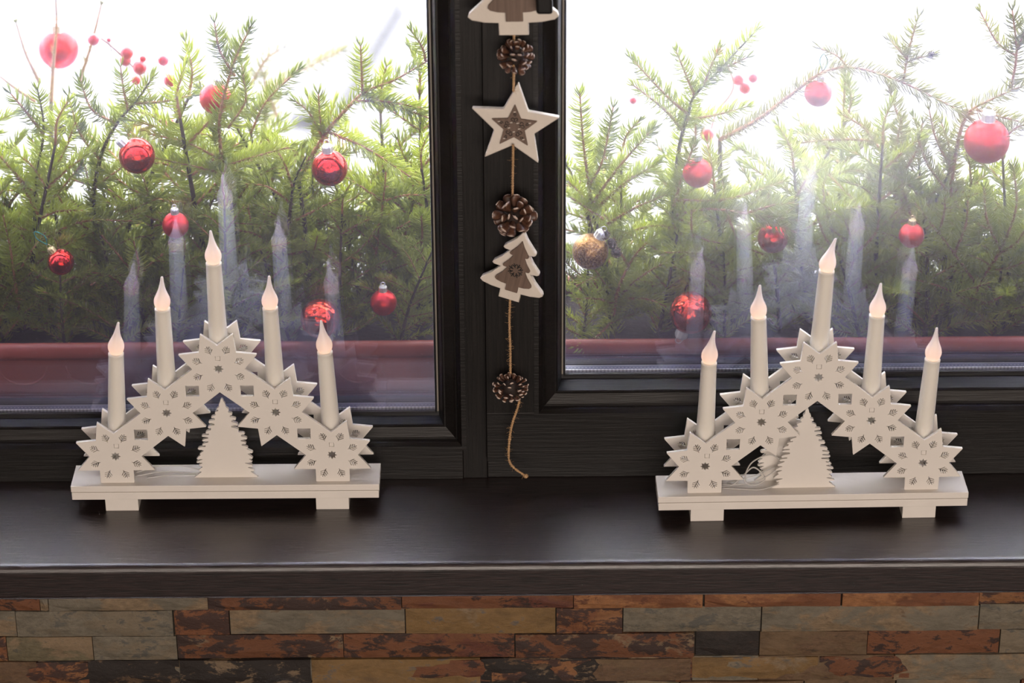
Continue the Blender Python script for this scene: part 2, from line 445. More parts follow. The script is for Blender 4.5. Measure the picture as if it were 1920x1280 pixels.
def plate(name, loops, thick, bev=0.0004):
    """flat board from closed outlines (first the outline, then the holes), in the XZ plane, front face to -Y"""
    cu = bpy.data.curves.new(name, 'CURVE')
    cu.dimensions = '2D'; cu.fill_mode = 'BOTH'
    cu.extrude = thick / 2 - bev; cu.bevel_depth = bev; cu.bevel_resolution = 1; cu.offset = -bev
    for lp in loops:
        s = cu.splines.new('POLY'); s.points.add(len(lp) - 1)
        for p, q in zip(s.points, lp): p.co = (q[0], q[1], 0, 1)
        s.use_cyclic_u = True
    o = bpy.data.objects.new(name, cu); COL.objects.link(o)
    dg = bpy.context.evaluated_depsgraph_get(); dg.update()
    me = bpy.data.meshes.new_from_object(o.evaluated_get(dg))
    bpy.data.objects.remove(o); bpy.data.curves.remove(cu)
    me.transform(Matrix(((1, 0, 0, 0), (0, 0, -1, 0), (0, 1, 0, 0), (0, 0, 0, 1))))
    me.name = name
    return me
def sweep_rect(name, prof, x0, x1, z0, z1):
    """profile (outward offset, Y) carried round a rectangle with mitred corners"""
    vs, fs = [], []
    n = len(prof)
    for (o, y) in prof:
        vs += [(x0 - o, y, z0 - o), (x1 + o, y, z0 - o), (x1 + o, y, z1 + o), (x0 - o, y, z1 + o)]
    for i in range(n):
        j = (i + 1) % n
        for k in range(4):
            k2 = (k + 1) % 4
            fs.append((i * 4 + k, i * 4 + k2, j * 4 + k2, j * 4 + k))
    bm = bmesh.new(); bl = [bm.verts.new(v) for v in vs]
    for f in fs: bm.faces.new([bl[q] for q in f])
    return bm_mesh(name, bm)

# ------------------------------------------------------------------ room shell
FACE = 0.175         # Y of the window frame's inner face
ZT, XW = 1.25, 1.05  # top and half width of the window opening
FLOOR, CEIL, BACK, SIDE = -0.75, 2.35, -4.45, 2.6
def struct(name, me, mat, parent=None, label=None):
    o = link(name, me, mat, parent); o['kind'] = 'structure'
    if label: o['label'] = label
    return o
struct('floor', box_me('floor', -SIDE, SIDE, BACK, 0.012, FLOOR - 0.05, FLOOR), M['floor'])
struct('ceiling', box_me('ceiling', -SIDE, SIDE, BACK, 0.4, CEIL, CEIL + 0.05), M['plaster'])
struct('wall_left', box_me('wall_left', -SIDE - 0.05, -SIDE, BACK, 0.4, FLOOR, CEIL), M['plaster'])
struct('wall_right', box_me('wall_right', SIDE, SIDE + 0.05, BACK, 0.4, FLOOR, CEIL), M['plaster'])
struct('wall_back', box_me('wall_back', -SIDE, SIDE, BACK - 0.05, BACK, FLOOR, CEIL), M['plaster'])
def multi_box(name, boxes):
    bm = bmesh.new()
    for (x0, x1, y0, y1, z0, z1) in boxes:
        r = bmesh.ops.create_cube(bm, size=1.0)
        for v in r['verts']:
            v.co = Vector(((x0 + x1) / 2 + v.co.x * (x1 - x0), (y0 + y1) / 2 + v.co.y * (y1 - y0), (z0 + z1) / 2 + v.co.z * (z1 - z0)))
    return bm_mesh(name, bm)
struct('wall_window', multi_box('wall_window', [(-SIDE, -XW, 0.05, 0.36, FLOOR, CEIL), (XW, SIDE, 0.05, 0.36, FLOOR, CEIL), (-XW, XW, 0.05, 0.36, ZT, CEIL)]), M['plaster'])
wf = struct('wall_front', box_me('wall_front', -SIDE, SIDE, 0.021, 0.24, FLOOR, -0.042), M['mortar'], label='ledger wall of split slate strips below the sill')

# made-up window round the added fill light, never in view
wb = empty('added_window', (0.1, BACK + 0.03, 0.6)); wb['kind'] = 'structure'
for nm, b in (('added_frame', (-2.4, -2.32, -0.03, 0.03, -0.78, 1.58)), ('added_frame', (2.32, 2.4, -0.03, 0.03, -0.78, 1.58)),
              ('added_frame', (-2.32, 2.32, -0.03, 0.03, 1.50, 1.58)), ('added_frame', (-2.32, 2.32, -0.03, 0.03, -0.78, -0.70))):
    link(nm, box_me(nm, *b), M['frame_v'], wb)
link('added_curtain', box_me('added_curtain', -2.32, 2.32, -0.025, -0.01, -0.70, 1.5), M['added_curtain'], wb)

# ------------------------------------------------------------------ sill
def sill():
    prof = []   # (y, z): rounded nose at the front
    rr = 0.008
    for k in range(9):
        a = R(90 + k * 90 / 8)
        prof.append((rr + rr * math.cos(a), -rr + rr * math.sin(a)))
    rb = 0.006
    for k in range(6):
        a = R(180 + k * 90 / 5)
        prof.append((rb + rb * math.cos(a), -0.042 + rb + rb * math.sin(a)))
    prof += [(0.26, -0.042), (0.26, 0.0)]
    vs = [(x, y, z) for x in (-1.35, 1.35) for (y, z) in prof]
    n = len(prof)
    fs = [(i, (i + 1) % n, n + (i + 1) % n, n + i) for i in range(n)] + [tuple(range(n))[::-1], tuple(range(n, 2 * n))]
    bm = bmesh.new(); b = [bm.verts.new(v) for v in vs]
    for f in fs: bm.faces.new([b[q] for q in f])
    me = bm_mesh('window_sill', bm)
    o = link('trim_1', me, M['sill']); o['kind'] = 'structure'; o['label'] = 'dark brown glossy wooden window sill with a rounded front edge'
sill()

# ------------------------------------------------------------------ slate strips
zr = [atY(960, y, 0.010).z for y in (1143, 1191, 1236, 1284)]
rowz = [(-0.0425, zr[0] + 0.0005), (zr[0] - 0.0008, zr[1] + 0.0005), (zr[1] - 0.0008, zr[2] + 0.0005), (zr[2] - 0.0008, zr[3] + 0.0005)]
rows = [
    [(-260, -4, 'g'), (0, 80, 'd'), (80, 96, 't'), (96, 394, 't'), (394, 755, 'm'), (755, 1075, 'd'), (1075, 1316, 'p'), (1319, 1573, 'p'), (1575, 1830, 'p'), (1831, 2150, 'r')],
    [(-300, 32, 't'), (32, 326, 'g'), (328, 431, 'r'), (432, 760, 't'), (761, 1042, 'y'), (1043, 1167, 'r'), (1168, 1426, 'g'), (1427, 1833, 't'), (1834, 2160, 'g')],
    [(-240, 10, 'r'), (10, 172, 'o'), (172, 330, 'g'), (330, 643, 'm'), (643, 965, 'd'), (966, 1303, 'm'), (1305, 1424, 'k'), (1425, 1628, 'b'), (1628, 1876, 'd'), (1877, 2150, 'g')],
    [(-270, 63, 'b'), (65, 332, 'x'), (332, 580, 'x'), (581, 900, 'y'), (900, 1178, 'x'), (1178, 1300, 'm'), (1300, 1425, 'g'), (1425, 1680, 'b'), (1681, 2150, 't')],
]
def stone_me(wd, ht, dp):
    nx = max(3, min(8, int(wd / 0.022))); nz = 3
    vs, fs = [], []
    for j in range(nz + 1):
        for i in range(nx + 1):
            edge = i in (0, nx) or j in (0, nz)
            x = (i / nx - 0.5) * wd; z = (j / nz - 0.5) * ht
            if not edge:
                x += rnd.uniform(-.15, .15) * wd / nx; z += rnd.uniform(-.12, .12) * ht / nz
            y = -dp + (rnd.uniform(0.0008, 0.0026) if edge else rnd.uniform(-0.0012, 0.0010))
            vs.append((x, y, z))
    q = nx + 1
    for j in range(nz):
        for i in range(nx):
            fs.append((j * q + i, j * q + i + 1, (j + 1) * q + i + 1, (j + 1) * q + i))
    ring = [i for i in range(q)] + [j * q + nx for j in range(1, nz + 1)] + [nz * q + i for i in range(nx - 1, -1, -1)] + [j * q for j in range(nz - 1, 0, -1)]
    b0 = len(vs)
    for r_ in ring: vs.append((vs[r_][0], 0.004, vs[r_][2]))
    m = len(ring)
    for k in range(m):
        fs.append((ring[k], b0 + k, b0 + (k + 1) % m, ring[(k + 1) % m]))
    return mesh('stone', vs, fs, False)
all_rows = [(rz, [(atY(a, 1200, 0.010).x, atY(b, 1200, 0.010).x, c) for a, b, c in row]) for rz, row in zip(rowz, rows)]
zl = rowz[-1][0]
for (_rz, row) in all_rows:  # the courses go on to both sides of the picture
    x = row[0][0]
    while x > -1.05:
        l = rnd.uniform(0.09, 0.2); row.insert(0, (x - l, x - 0.001, rnd.choice('ggtotrdbmxy'))); x -= l
    x = row[-1][1] + 0.001
    while x < 1.05:
        l = rnd.uniform(0.09, 0.2); row.append((x, x + l - 0.001, rnd.choice('ggtotrdbmxy'))); x += l
for r_ in range(5):     # more courses just under the frame
    x = -1.15; row = []
    while x < 1.08:
        l = rnd.uniform(0.09, 0.2); row.append((x, x + l - 0.001, rnd.choice('ggtotrdbmxy'))); x += l
    all_rows.append(((zl - 0.029, zl - 0.0008), row)); zl -= 0.0295
for (z0, z1), row in all_rows:
    for (x0, x1, c) in row:
        dp = rnd.uniform(0.004, 0.0095)
        if c in 'gto': dp = rnd.uniform(0.004, 0.007)
        o = link('stone', stone_me(x1 - x0 - 0.0008, z1 - z0 - 0.0006, dp), ST[c], wf, ((x0 + x1) / 2, 0.0185, (z0 + z1) / 2))

# ------------------------------------------------------------------ windows
GL_IN, GL_OUT = 0.206, 0.225
XL, XR = -0.0846, 0.0575              # glass edges beside the central post
ZL, ZR_ = 0.0705, 0.1155              # lower glass edges
PROF = [(0.0045, 0.2045), (0.004, 0.200), (0.0085, 0.1885), (0.0100, 0.1868), (0.0115, 0.1872), (0.0210, 0.1815), (0.0228, 0.1800), (0.0240, 0.1806), (0.0255, 0.1780), (0.029, FACE - 0.001), (0.034, FACE - 0.001), (0.034, 0.2045)]
def window(name, x0, x1, z0, z1, glass, label, face):
    w_ = empty(name, (0, 0, 0)); w_['kind'] = 'structure'; w_['label'] = label
    def fr(me, mat, nm='frame_rail'): return link(nm, me, mat, w_)
    o_ = 0.029
    d = face - FACE
    prof = [(a, b + (d if b < 0.19 else 0)) for a, b in PROF]
    link('glazing_bead', sweep_rect('glazing_bead', prof, x0, x1, z0, z1), M['frame_h'], w_)
    g = [(0.0, 0.2052), (0.0, 0.2010), (0.0016, 0.1995), (0.0043, 0.1995), (0.0043, 0.2052)]
    link('gasket', sweep_rect('gasket', g, x0, x1, z0, z1), M['gasket'], w_, )
    # the outer half of the frame round the pane
    link('outer_frame', sweep_rect('outer_frame', [(0.001, 0.2262), (0.004, 0.245), (0.034, 0.245), (0.034, 0.2055), (0.006, 0.2055), (0.006, 0.2262)], x0, x1, z0, z1), M['gasket'], w_)
    # highlight of the bead edge, put in as a pale strip along the upright
    xs = x1 if x1 < 0 else x0; sgn = 1 if x1 < 0 else -1
    link('edge_highlight', box_me('edge_highlight', min(xs + sgn * 0.0022, xs + sgn * 0.0040), max(xs + sgn * 0.0022, xs + sgn * 0.0040), 0.1975, 0.1996, z0 + 0.002, z1 - 0.002, 0.0004, 1), M['strip'], w_)
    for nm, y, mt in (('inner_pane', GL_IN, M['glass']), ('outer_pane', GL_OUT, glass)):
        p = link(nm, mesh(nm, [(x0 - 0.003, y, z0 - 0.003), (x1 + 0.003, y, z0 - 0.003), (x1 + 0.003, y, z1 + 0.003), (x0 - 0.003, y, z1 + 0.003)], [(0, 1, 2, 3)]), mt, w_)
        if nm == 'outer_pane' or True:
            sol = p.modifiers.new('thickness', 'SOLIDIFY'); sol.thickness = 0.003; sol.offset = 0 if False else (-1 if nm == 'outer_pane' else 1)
    link('spacer_bar', sweep_rect('spacer_bar', [(-0.0005, GL_IN + 0.004), (-0.0005, GL_OUT - 0.004), (0.003, GL_OUT - 0.004), (0.003, GL_IN + 0.004)], x0, x1, z0, z1), M['spacer'], w_)
    return w_, fr
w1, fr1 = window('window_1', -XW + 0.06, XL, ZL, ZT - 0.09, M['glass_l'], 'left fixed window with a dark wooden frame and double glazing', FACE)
fr1(box_me('frame_rail', -XW, XL + 0.03, FACE, 0.245, 0.0, ZL - 0.0285, 0.0004), M['frame_h'])
fr1(box_me('frame_rail', -XW, XL + 0.03, FACE, 0.245, ZT - 0.09 + 0.0285, ZT, 0.0012), M['frame_h'])
fr1(box_me('frame_stile', -XW, -XW + 0.06 - 0.0285, FACE, 0.245, ZL - 0.03, ZT - 0.06, 0.0012), M['frame_v'], 'frame_stile')
FS = FACE - 0.008
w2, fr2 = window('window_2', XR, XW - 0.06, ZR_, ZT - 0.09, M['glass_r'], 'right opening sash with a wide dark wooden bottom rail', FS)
fr2(box_me('frame_rail', -0.028, XW - 0.005, FS, 0.245, 0.026, ZR_ - 0.0285, 0.0004), M['frame_h'])
fr2(box_me('frame_rail', -0.028, XW - 0.005, FS, 0.245, ZT - 0.09 + 0.0285, ZT - 0.015, 0.0012), M['frame_h'])
fr2(box_me('frame_stile', -0.028, XR - 0.0285, FS + 0.0002, 0.245, ZR_ - 0.0288, ZT - 0.06, 0.0004), M['frame_v'], 'frame_stile')
fr2(box_me('frame_stile', XW - 0.06 + 0.0285, XW - 0.005, FS, 0.245, ZR_ - 0.0288, ZT - 0.06, 0.0004), M['frame_v'], 'frame_stile')
fr2(box_me('frame_rail', -0.028, XW, FACE + 0.002, 0.245, 0.0, 0.0255, 0.001), M['frame_h'])
# handle of the opening sash
hz = atY(1020, 24, 0.125).z
hp = atY(1021, 12, 0.125)
hl = bmesh.new(); bmesh.ops.create_cube(hl, size=1.0)
for v in hl.verts:
    t = v.co.z + 0.5
    v.co = Vector((hp.x - 0.004 * t + v.co.x * (0.0165 + 0.003 * t), 0.125 + v.co.y * 0.012, hz + t * 0.125))
bmesh.ops.bevel(hl, geom=hl.edges[:], offset=0.003, segments=3, affect='EDGES', profile=0.5)
hd = link('window_handle', bm_mesh('window_handle', hl), M['handle'], w2)
link('handle_neck', tube_me('handle_neck', [(hp.x - 0.004, 0.172, hz + 0.115), (hp.x - 0.004, 0.12, hz + 0.115)], 0.009, 12), M['handle'], hd)
link('handle_plate', box_me('handle_plate', hp.x - 0.019, hp.x + 0.011, FS - 0.007, FS, hz + 0.08, hz + 0.15, 0.002), M['handle'], hd)
# central post
struct('trim_2', box_me('trim_2', XL + 0.0300, -0.0280, FACE + 0.001, 0.245, 0.0, ZT - 0.06, 0.0008), M['frame_v'], label='dark upright post between the two windows')
# ------------------------------------------------------------------ outdoors
struct('trim_3', box_me('trim_3', -1.3, 1.3, 0.246, 0.52, -0.035, -0.02, 0.002), M['steel'], label='metal outer window ledge')
struct('ground', box_me('ground', -30, 30, 0.6, 60, -1.15, -1.1), M['snow'], label='pale frosted ground outside')
pa = atZ(690, 60, -1.09); pb = atZ(585, 235, -1.09)
dv = Vector((pb.y - pa.y, pa.x - pb.x, 0)).normalized() * 0.05
pv = [pa + (pa - pb) * 0.3 - dv, pa + (pa - pb) * 0.3 + dv, pb + dv, pb - dv]
struct('ground_strip', mesh('ground_strip', [(p.x, p.y, -1.07) for p in pv] + [(p.x, p.y, -1.11) for p in pv], [(3, 2, 1, 0), (4, 5, 6, 7), (0, 1, 5, 4), (1, 2, 6, 5), (2, 3, 7, 6), (3, 0, 4, 7)]), M['strip_grey'], label='grey strip crossing the pale ground')  # narrow grey strip lying slantwise on the ground

def planter(x0, x1, label, arcs):
    root = empty('planter_box', ((x0 + x1) / 2, 0.34, -0.02))
    tag(root, label, 'planter', 'terracotta window boxes')
    hw = (x1 - x0) / 2; H = 0.143
    y0, y1 = -0.075, 0.085
    def ring(inset, z): return [(-hw + inset, y0 + inset, z), (hw - inset, y0 + inset, z), (hw - inset, y1 - inset, z), (-hw + inset, y1 - inset, z)]
    lev = [ring(0.018, 0.0), ring(0.0065, 0.045), ring(0.0045, 0.048), ring(0.006, 0.052), ring(0.004, H - 0.019), ring(0.0085, H - 0.02), ring(0.0095, 0.03)]
    def loft(lv, nm, closed):
        bm = bmesh.new(); L = [[bm.verts.new(p) for p in r] for r in lv]
        for a, b in zip(L, L[1:]):
            for k in range(4): bm.faces.new((a[k], a[(k + 1) % 4], b[(k + 1) % 4], b[k]))
        if closed:
            a, b = L[-1], L[0]
            for k in range(4): bm.faces.new((a[k], a[(k + 1) % 4], b[(k + 1) % 4], b[k]))
        else: bm.faces.new(L[0]); bm.faces.new(L[-1])
        return bm_mesh(nm, bm)
    link('box_body', loft(lev, 'box_body', False), M['terracotta'], root)
    rim = [ring(0.004, H - 0.019), ring(-0.003, H - 0.0185), ring(-0.0045, H - 0.014), ring(-0.003, H - 0.004), ring(-0.0005, H), ring(0.0035, H), ring(0.0075, H - 0.004), ring(0.0085, H - 0.019)]
    rme = loft(rim, 'rim', True); rme.polygons.foreach_set('use_smooth', [True] * len(rme.polygons))
    link('rim', rme, M['terracotta'], root)
    link('soil', box_me('soil', -hw + 0.01, hw - 0.01, y0 + 0.01, y1 - 0.01, 0.06, H - 0.018), M['soil'], root)
    for ax in arcs:
        pts = [(ax - root.location.x + 0.027 * math.cos(a), y0 + 0.0052, 0.113 + 0.024 * math.sin(a)) for a in [R(180 + 18 * k) for k in range(11)]]
        link('embossed_arc', tube_me('embossed_arc', pts, 0.0016, 6), M['terracotta'], root)
planter(-0.80, -0.035, 'terracotta window box filled with spruce outside the left window', [-0.62 + 0.075 * k for k in range(7)])
planter(0.050, 0.86, 'terracotta window box filled with spruce outside the right window', [0.12 + 0.075 * k for k in range(9)])

# ------------------------------------------------------------------ spruce
rng = np.random.default_rng(11)
def needles_me(name, pts, dens=1500, nl=0.0190, upv=None, rw=0.00080):
    """needles along a path; each a slim bent three-sided spike"""
    P, T, Nn = frames(pts)
    P = np.array([list(p) for p in P]); T = np.array([list(t) for t in T]); Nn = np.array([list(n) for n in Nn])
    seg = np.linalg.norm(np.diff(P, axis=0), axis=1); cum = np.concatenate([[0], np.cumsum(seg)]); L = cum[-1]
    n = max(12, int(L * dens))
    s = np.sort(rng.uniform(0, L, n)); s[-8:] = L * rng.uniform(0.985, 1.0, 8)
    def itp(A): return np.stack([np.interp(s, cum, A[:, k]) for k in range(3)], 1)
    p = itp(P); t = itp(T); t /= np.linalg.norm(t, axis=1, keepdims=True)
    nn = itp(Nn); nn -= t * (nn * t).sum(1, keepdims=True); nn /= np.linalg.norm(nn, axis=1, keepdims=True)
    b = np.cross(t, nn)
    phi = np.arange(n) * 2.39996 + rng.uniform(-.4, .4, n)
    tipf = np.clip((s - (L - 0.02)) / 0.02, 0, 1)
    ang = np.radians(60 + rng.uniform(-10, 10, n)) * (1 - 0.6 * tipf)
    upv = np.array([0.0, -0.45, 0.89]) if upv is None else np.array(upv, float)
    lat = np.cross(t, upv[None, :]); ll = np.linalg.norm(lat, axis=1, keepdims=True)
    lat = np.where(ll > 0.05, lat / np.maximum(ll, 1e-6), nn)
    top = np.cross(lat, t)
    el = np.where(rng.uniform(size=n) < 0.78, rng.uniform(-0.35, 0.75, n), rng.uniform(0.75, 1.57, n))
    sd = np.where(np.arange(n) % 2 == 0, 1.0, -1.0)
    rad = lat * (sd * np.cos(el))[:, None] + top * np.sin(el)[:, None]
    d1 = t * np.cos(ang)[:, None] + rad * np.sin(ang)[:, None]
    a2 = ang - np.radians(14)
    d2 = t * np.cos(a2)[:, None] + rad * np.sin(a2)[:, None]
    ln = nl * rng.uniform(0.75, 1.15, n) * (1 - 0.25 * tipf)
    q = np.cross(d1, rng.normal(size=(n, 3))); q /= np.linalg.norm(q, axis=1, keepdims=True)
    r2 = np.cross(d1, q)
    V = np.zeros((n, 7, 3))
    mid = p + d1 * (ln * 0.5)[:, None]
    for k in range(3):
        a = 2 * math.pi * k / 3
        off = q * math.cos(a) + r2 * math.sin(a)
        V[:, k] = p + off * rw * 0.6
        V[:, 3 + k] = mid + off * rw
    V[:, 6] = mid + d2 * (ln * 0.5)[:, None]
    base = (np.arange(n) * 7)[:, None]
    tri = np.array([[0, 1, 4], [0, 4, 3], [1, 2, 5], [1, 5, 4], [2, 0, 3], [2, 3, 5], [3, 4, 6], [4, 5, 6], [5, 3, 6]])
    F = (base[:, :, None] + tri[None]).reshape(-1, 3)
    me = bpy.data.meshes.new(name)
    me.vertices.add(n * 7); me.vertices.foreach_set('co', V.reshape(-1).astype(np.float32))
    m = len(F)
    me.loops.add(m * 3); me.loops.foreach_set('vertex_index', F.reshape(-1).astype(np.int32))
    me.polygons.add(m); me.polygons.foreach_set('loop_start', np.arange(0, m * 3, 3, dtype=np.int32)); me.polygons.foreach_set('loop_total', np.full(m, 3, dtype=np.int32))
    me.polygons.foreach_set('use_smooth', np.ones(m, dtype=bool))
    me.update(calc_edges=True)
    return me
def twig(parent, pts, r0, r1, mat_stem, mat_n, dens=1500, nl=0.0190, smooth=True, org=None):
    P = catmull(pts, 7) if smooth else [Vector(p) for p in pts]
    o0 = Vector(org) if org is not None else Vector((0, 0, 0))
    P = [p - o0 for p in P]
    rad = [r0 + (r1 - r0) * i / (len(P) - 1) for i in range(len(P))]
    st = link('twig', tube_me('twig', P, rad, 6), mat_stem, parent)
    if dens > 0:
        nd = link('needles', needles_me('needles', P, dens, nl), mat_n, st); nd['kind'] = 'stuff'
    return st
def branch(label, strokes, group, mat_stem='bark', mat_n='needle', dens=1500, name='spruce_branch', nl=0.0190):
    """strokes: (points as (px, py, Y) seen from the camera, thickness factor)"""
    W = [[atY(*p) for p in s[0]] for s in strokes]
    org = W[0][0].copy()
    # the main stem goes on down into the soil of the window box
    root = empty(name, org)
    tag(root, label, 'spruce branch', group)
    for i, (pts, s) in enumerate(zip(W, strokes)):
        th = s[1]
        dd = dens * (s[2] if len(s) > 2 else 1.0)
        twig(root, pts, 0.0022 * th, 0.0008, M[mat_stem if th < 1.35 else 'bark_dark'], M[mat_n], dd, nl, True, org)
    if org.z > 0.14:
        yb = min(max(org.y, 0.29), 0.40)
        g = Vector((min(max(org.x * 0.985, -0.78), 0.84), yb, 0.10))
        if -0.06 < g.x < 0.10: g.x = -0.07 if org.x < 0.02 else 0.115
        twig(root, [g, g.lerp(org, 0.5) + Vector((0.004, 0.004, 0)), org], 0.0036, 0.0024, M['bark_dark'], M[mat_n], dens * 0.55, nl, True, org)
    return root
GL_, GR_ = 'spruce branches outside the left window', 'spruce branches outside the right window'
branch('sharp spruce branch reaching up right to the post in left window', [
    ([(560, 335, .33), (606, 258, .31), (640, 215, .30), (684, 173, .29), (740, 150, .285), (812, 108, .28)], 1.3, .8),
    ([(680, 174, .29), (678, 130, .285), (676, 86, .28)], .8), ([(684, 178, .29), (740, 198, .28), (806, 222, .27)], .8),
    ([(664, 190, .29), (720, 190, .28), (790, 203, .275)], .8), ([(618, 248, .305), (690, 280, .29), (770, 332, .275)], .9),
    ([(798, 114, .28), (792, 90, .28), (772, 58, .28)], .8), ([(606, 258, .31), (600, 220, .31), (597, 176, .31)], .7), ([(606, 262, .31), (580, 212, .31), (555, 190, .31)], .7)], GL_)
branch('upright spruce branch crossing the pale red bauble in left window', [
    ([(432, 370, .34), (416, 300, .31), (413, 215, .28), (438, 120, .28), (472, 46, .28)], 1.3, .9),
    ([(440, 142, .285), (412, 95, .28), (402, 42, .28)], .8), ([(419, 312, .31), (480, 293, .29), (542, 276, .275)], .8), ([(418, 300, .31), (350, 268, .3), (285, 252, .285)], .8),
    ([(420, 325, .31), (345, 308, .3), (290, 296, .28)], .8), ([(428, 240, .29), (460, 190, .285), (455, 140, .28)], .7), ([(470, 250, .33), (500, 190, .33), (560, 130, .33)], .7)], GL_)
branch('forked spruce branch behind the glossy bauble with tilted cap in left window', [
    ([(192, 520, .36), (175, 394, .34), (188, 297, .32), (219, 232, .31), (254, 192, .305), (290, 140, .30)], 1.4, .9),
    ([(254, 194, .305), (310, 190, .30), (360, 178, .29)], .8), ([(240, 205, .305), (232, 170, .30), (226, 125, .30)], .8), ([(219, 232, .31), (172, 205, .3), (150, 148, .3)], .8),
    ([(188, 300, .32), (150, 250, .31), (128, 180, .31)], .8), ([(180, 350, .33), (240, 300, .32), (240, 250, .32)], .7), ([(178, 420, .34), (230, 400, .33), (300, 370, .32)], .9), ([(178, 440, .34), (130, 400, .33), (100, 350, .32)], .8),
    ([(186, 480, .35), (240, 450, .34), (290, 440, .33)], .8)], GL_)
branch('dark green spruce branch at the far left edge of left window', [
    ([(75, 520, .35), (66, 420, .33), (70, 330, .31), (82, 240, .30), (70, 165, .295)], 1.4, 1),
    ([(70, 370, .32), (22, 318, .3), (-12, 280, .29)], .9), ([(70, 350, .315), (115, 295, .3), (142, 228, .29)], .9), ([(64, 400, .33), (110, 360, .31), (152, 310, .3)], .9),
    ([(80, 250, .3), (45, 205, .29), (20, 175, .29)], .8), ([(70, 440, .33), (20, 420, .31), (-15, 390, .3)], .9), ([(70, 470, .34), (30, 480, .32), (-10, 470, .31)], .9)], GL_)
branch('tan sparse twig rising past the blurred bauble at upper left', [
    ([(96, 190, .62), (100, 120, .6), (106, 50, .58), (104, -15, .57)], 1.3, .25), ([(74, 155, .6), (48, 100, .59), (30, 42, .58)], 1, .4), ([(150, 150, .6), (172, 80, .59), (190, 8, .58)], 1, .4), ([(66, 190, .6), (28, 165, .59), (-6, 138, .58)], 1, .3)], GL_, 'bark_pale', 'needle_dry', 500, nl=0.010)
branch('blurred spruce twig slanting against the white ground in left window', [
    ([(500, 170, .85), (560, 135, .84), (640, 95, .83)], 1.1, .7), ([(520, 220, .8), (500, 165, .8), (490, 125, .8)], 1, .7), ([(470, 160, .8), (500, 110, .8), (530, 90, .8)], 1, .6)], GL_, 'bark_pale', 'needle_dry')
branch('spruce branch with reddish stem low beside the post in left window', [
    ([(700, 545, .36), (706, 470, .34), (718, 380, .325), (724, 320, .32)], 1.1, .9), ([(716, 378, .325), (760, 366, .31), (805, 366, .3)], .8), ([(716, 376, .325), (680, 352, .31), (650, 333, .3)], .8),
    ([(708, 450, .335), (760, 420, .32), (800, 400, .31)], .8), ([(706, 470, .34), (670, 430, .33), (640, 400, .32)], .8), ([(702, 520, .35), (750, 500, .33), (800, 480, .32)], .8), ([(700, 520, .35), (650, 500, .34), (610, 450, .33)], .8),
    ([(760, 440, .36), (775, 350, .36), (745, 260, .36)], .8)], GL_)
branch('dark drooping spruce branch under the round bauble in left window', [
    ([(520, 520, .35), (540, 430, .33), (550, 350, .32), (575, 290, .32)], 1.4, 1), ([(545, 380, .325), (500, 350, .31), (460, 345, .3)], .9), ([(540, 420, .33), (600, 390, .32), (640, 370, .31)], .9),
    ([(530, 470, .34), (480, 440, .32), (440, 430, .31)], .9), ([(530, 480, .34), (590, 470, .33), (640, 480, .32)], .9), ([(548, 350, .32), (530, 300, .31), (500, 260, .3)], .8)], GL_)
branch('low spruce branch left of the small gold capped bauble', [
    ([(40, 600, .33), (30, 540, .31), (20, 470, .3), (5, 400, .3)], 1.2, 1), ([(35, 560, .32), (70, 520, .31), (100, 490, .3)], .9), ([(28, 520, .31), (60, 470, .3), (90, 430, .29)], .9), ([(34, 570, .32), (10, 540, .31), (-15, 530, .3)], .9)], GL_)
branch('spruce twigs spreading low between the two small baubles in left window', [
    ([(240, 610, .33), (250, 550, .31), (260, 500, .30), (250, 450, .3)], 1.2, 1), ([(248, 570, .32), (290, 530, .31), (330, 510, .3)], .9), ([(250, 560, .32), (210, 520, .31), (170, 510, .3)], .9), ([(256, 520, .31), (300, 480, .3), (330, 470, .3)], .9), ([(256, 520, .31), (215, 470, .3), (190, 440, .29)], .9)], GL_)

branch('large forked spruce branch left of centre in right window', [
    ([(1258, 440, .35), (1266, 340, .33), (1275, 270, .31), (1290, 215, .30), (1302, 180, .295), (1345, 135, .29), (1420, 55, .28)], 1.4, .9),
    ([(1302, 180, .295), (1286, 140, .29), (1268, 96, .285)], .8), ([(1291, 215, .30), (1250, 180, .29), (1182, 108, .28)], .9), ([(1280, 245, .305), (1245, 205, .295), (1188, 160, .285)], .9),
    ([(1288, 225, .3), (1340, 216, .29), (1400, 200, .28)], .8), ([(1345, 135, .29), (1375, 120, .285), (1400, 108, .28)], .7), ([(1320, 160, .29), (1335, 120, .29), (1350, 90, .285)], .7)], GR_)
branch('bushy upright spruce twig beside the post in right window', [
    ([(1112, 400, .33), (1100, 320, .30), (1092, 250, .29), (1087, 172, .285)], 1.0, 1.2), ([(1112, 400, .33), (1085, 360, .31), (1065, 340, .3)], .9), ([(1104, 350, .31), (1130, 300, .3), (1150, 200, .3)], .8)], GR_)
branch('pair of green spruce twigs above the gold glitter bauble', [
    ([(1100, 400, .32), (1140, 340, .30), (1180, 290, .29), (1228, 238, .28)], 1.0, 1.2), ([(1120, 390, .31), (1170, 345, .29), (1235, 305, .28)], 1, 1.2), ([(1140, 420, .31), (1190, 390, .29), (1250, 365, .28)], 1, 1.1), ([(1130, 410, .31), (1100, 390, .3), (1070, 370, .29)], .9)], GR_)
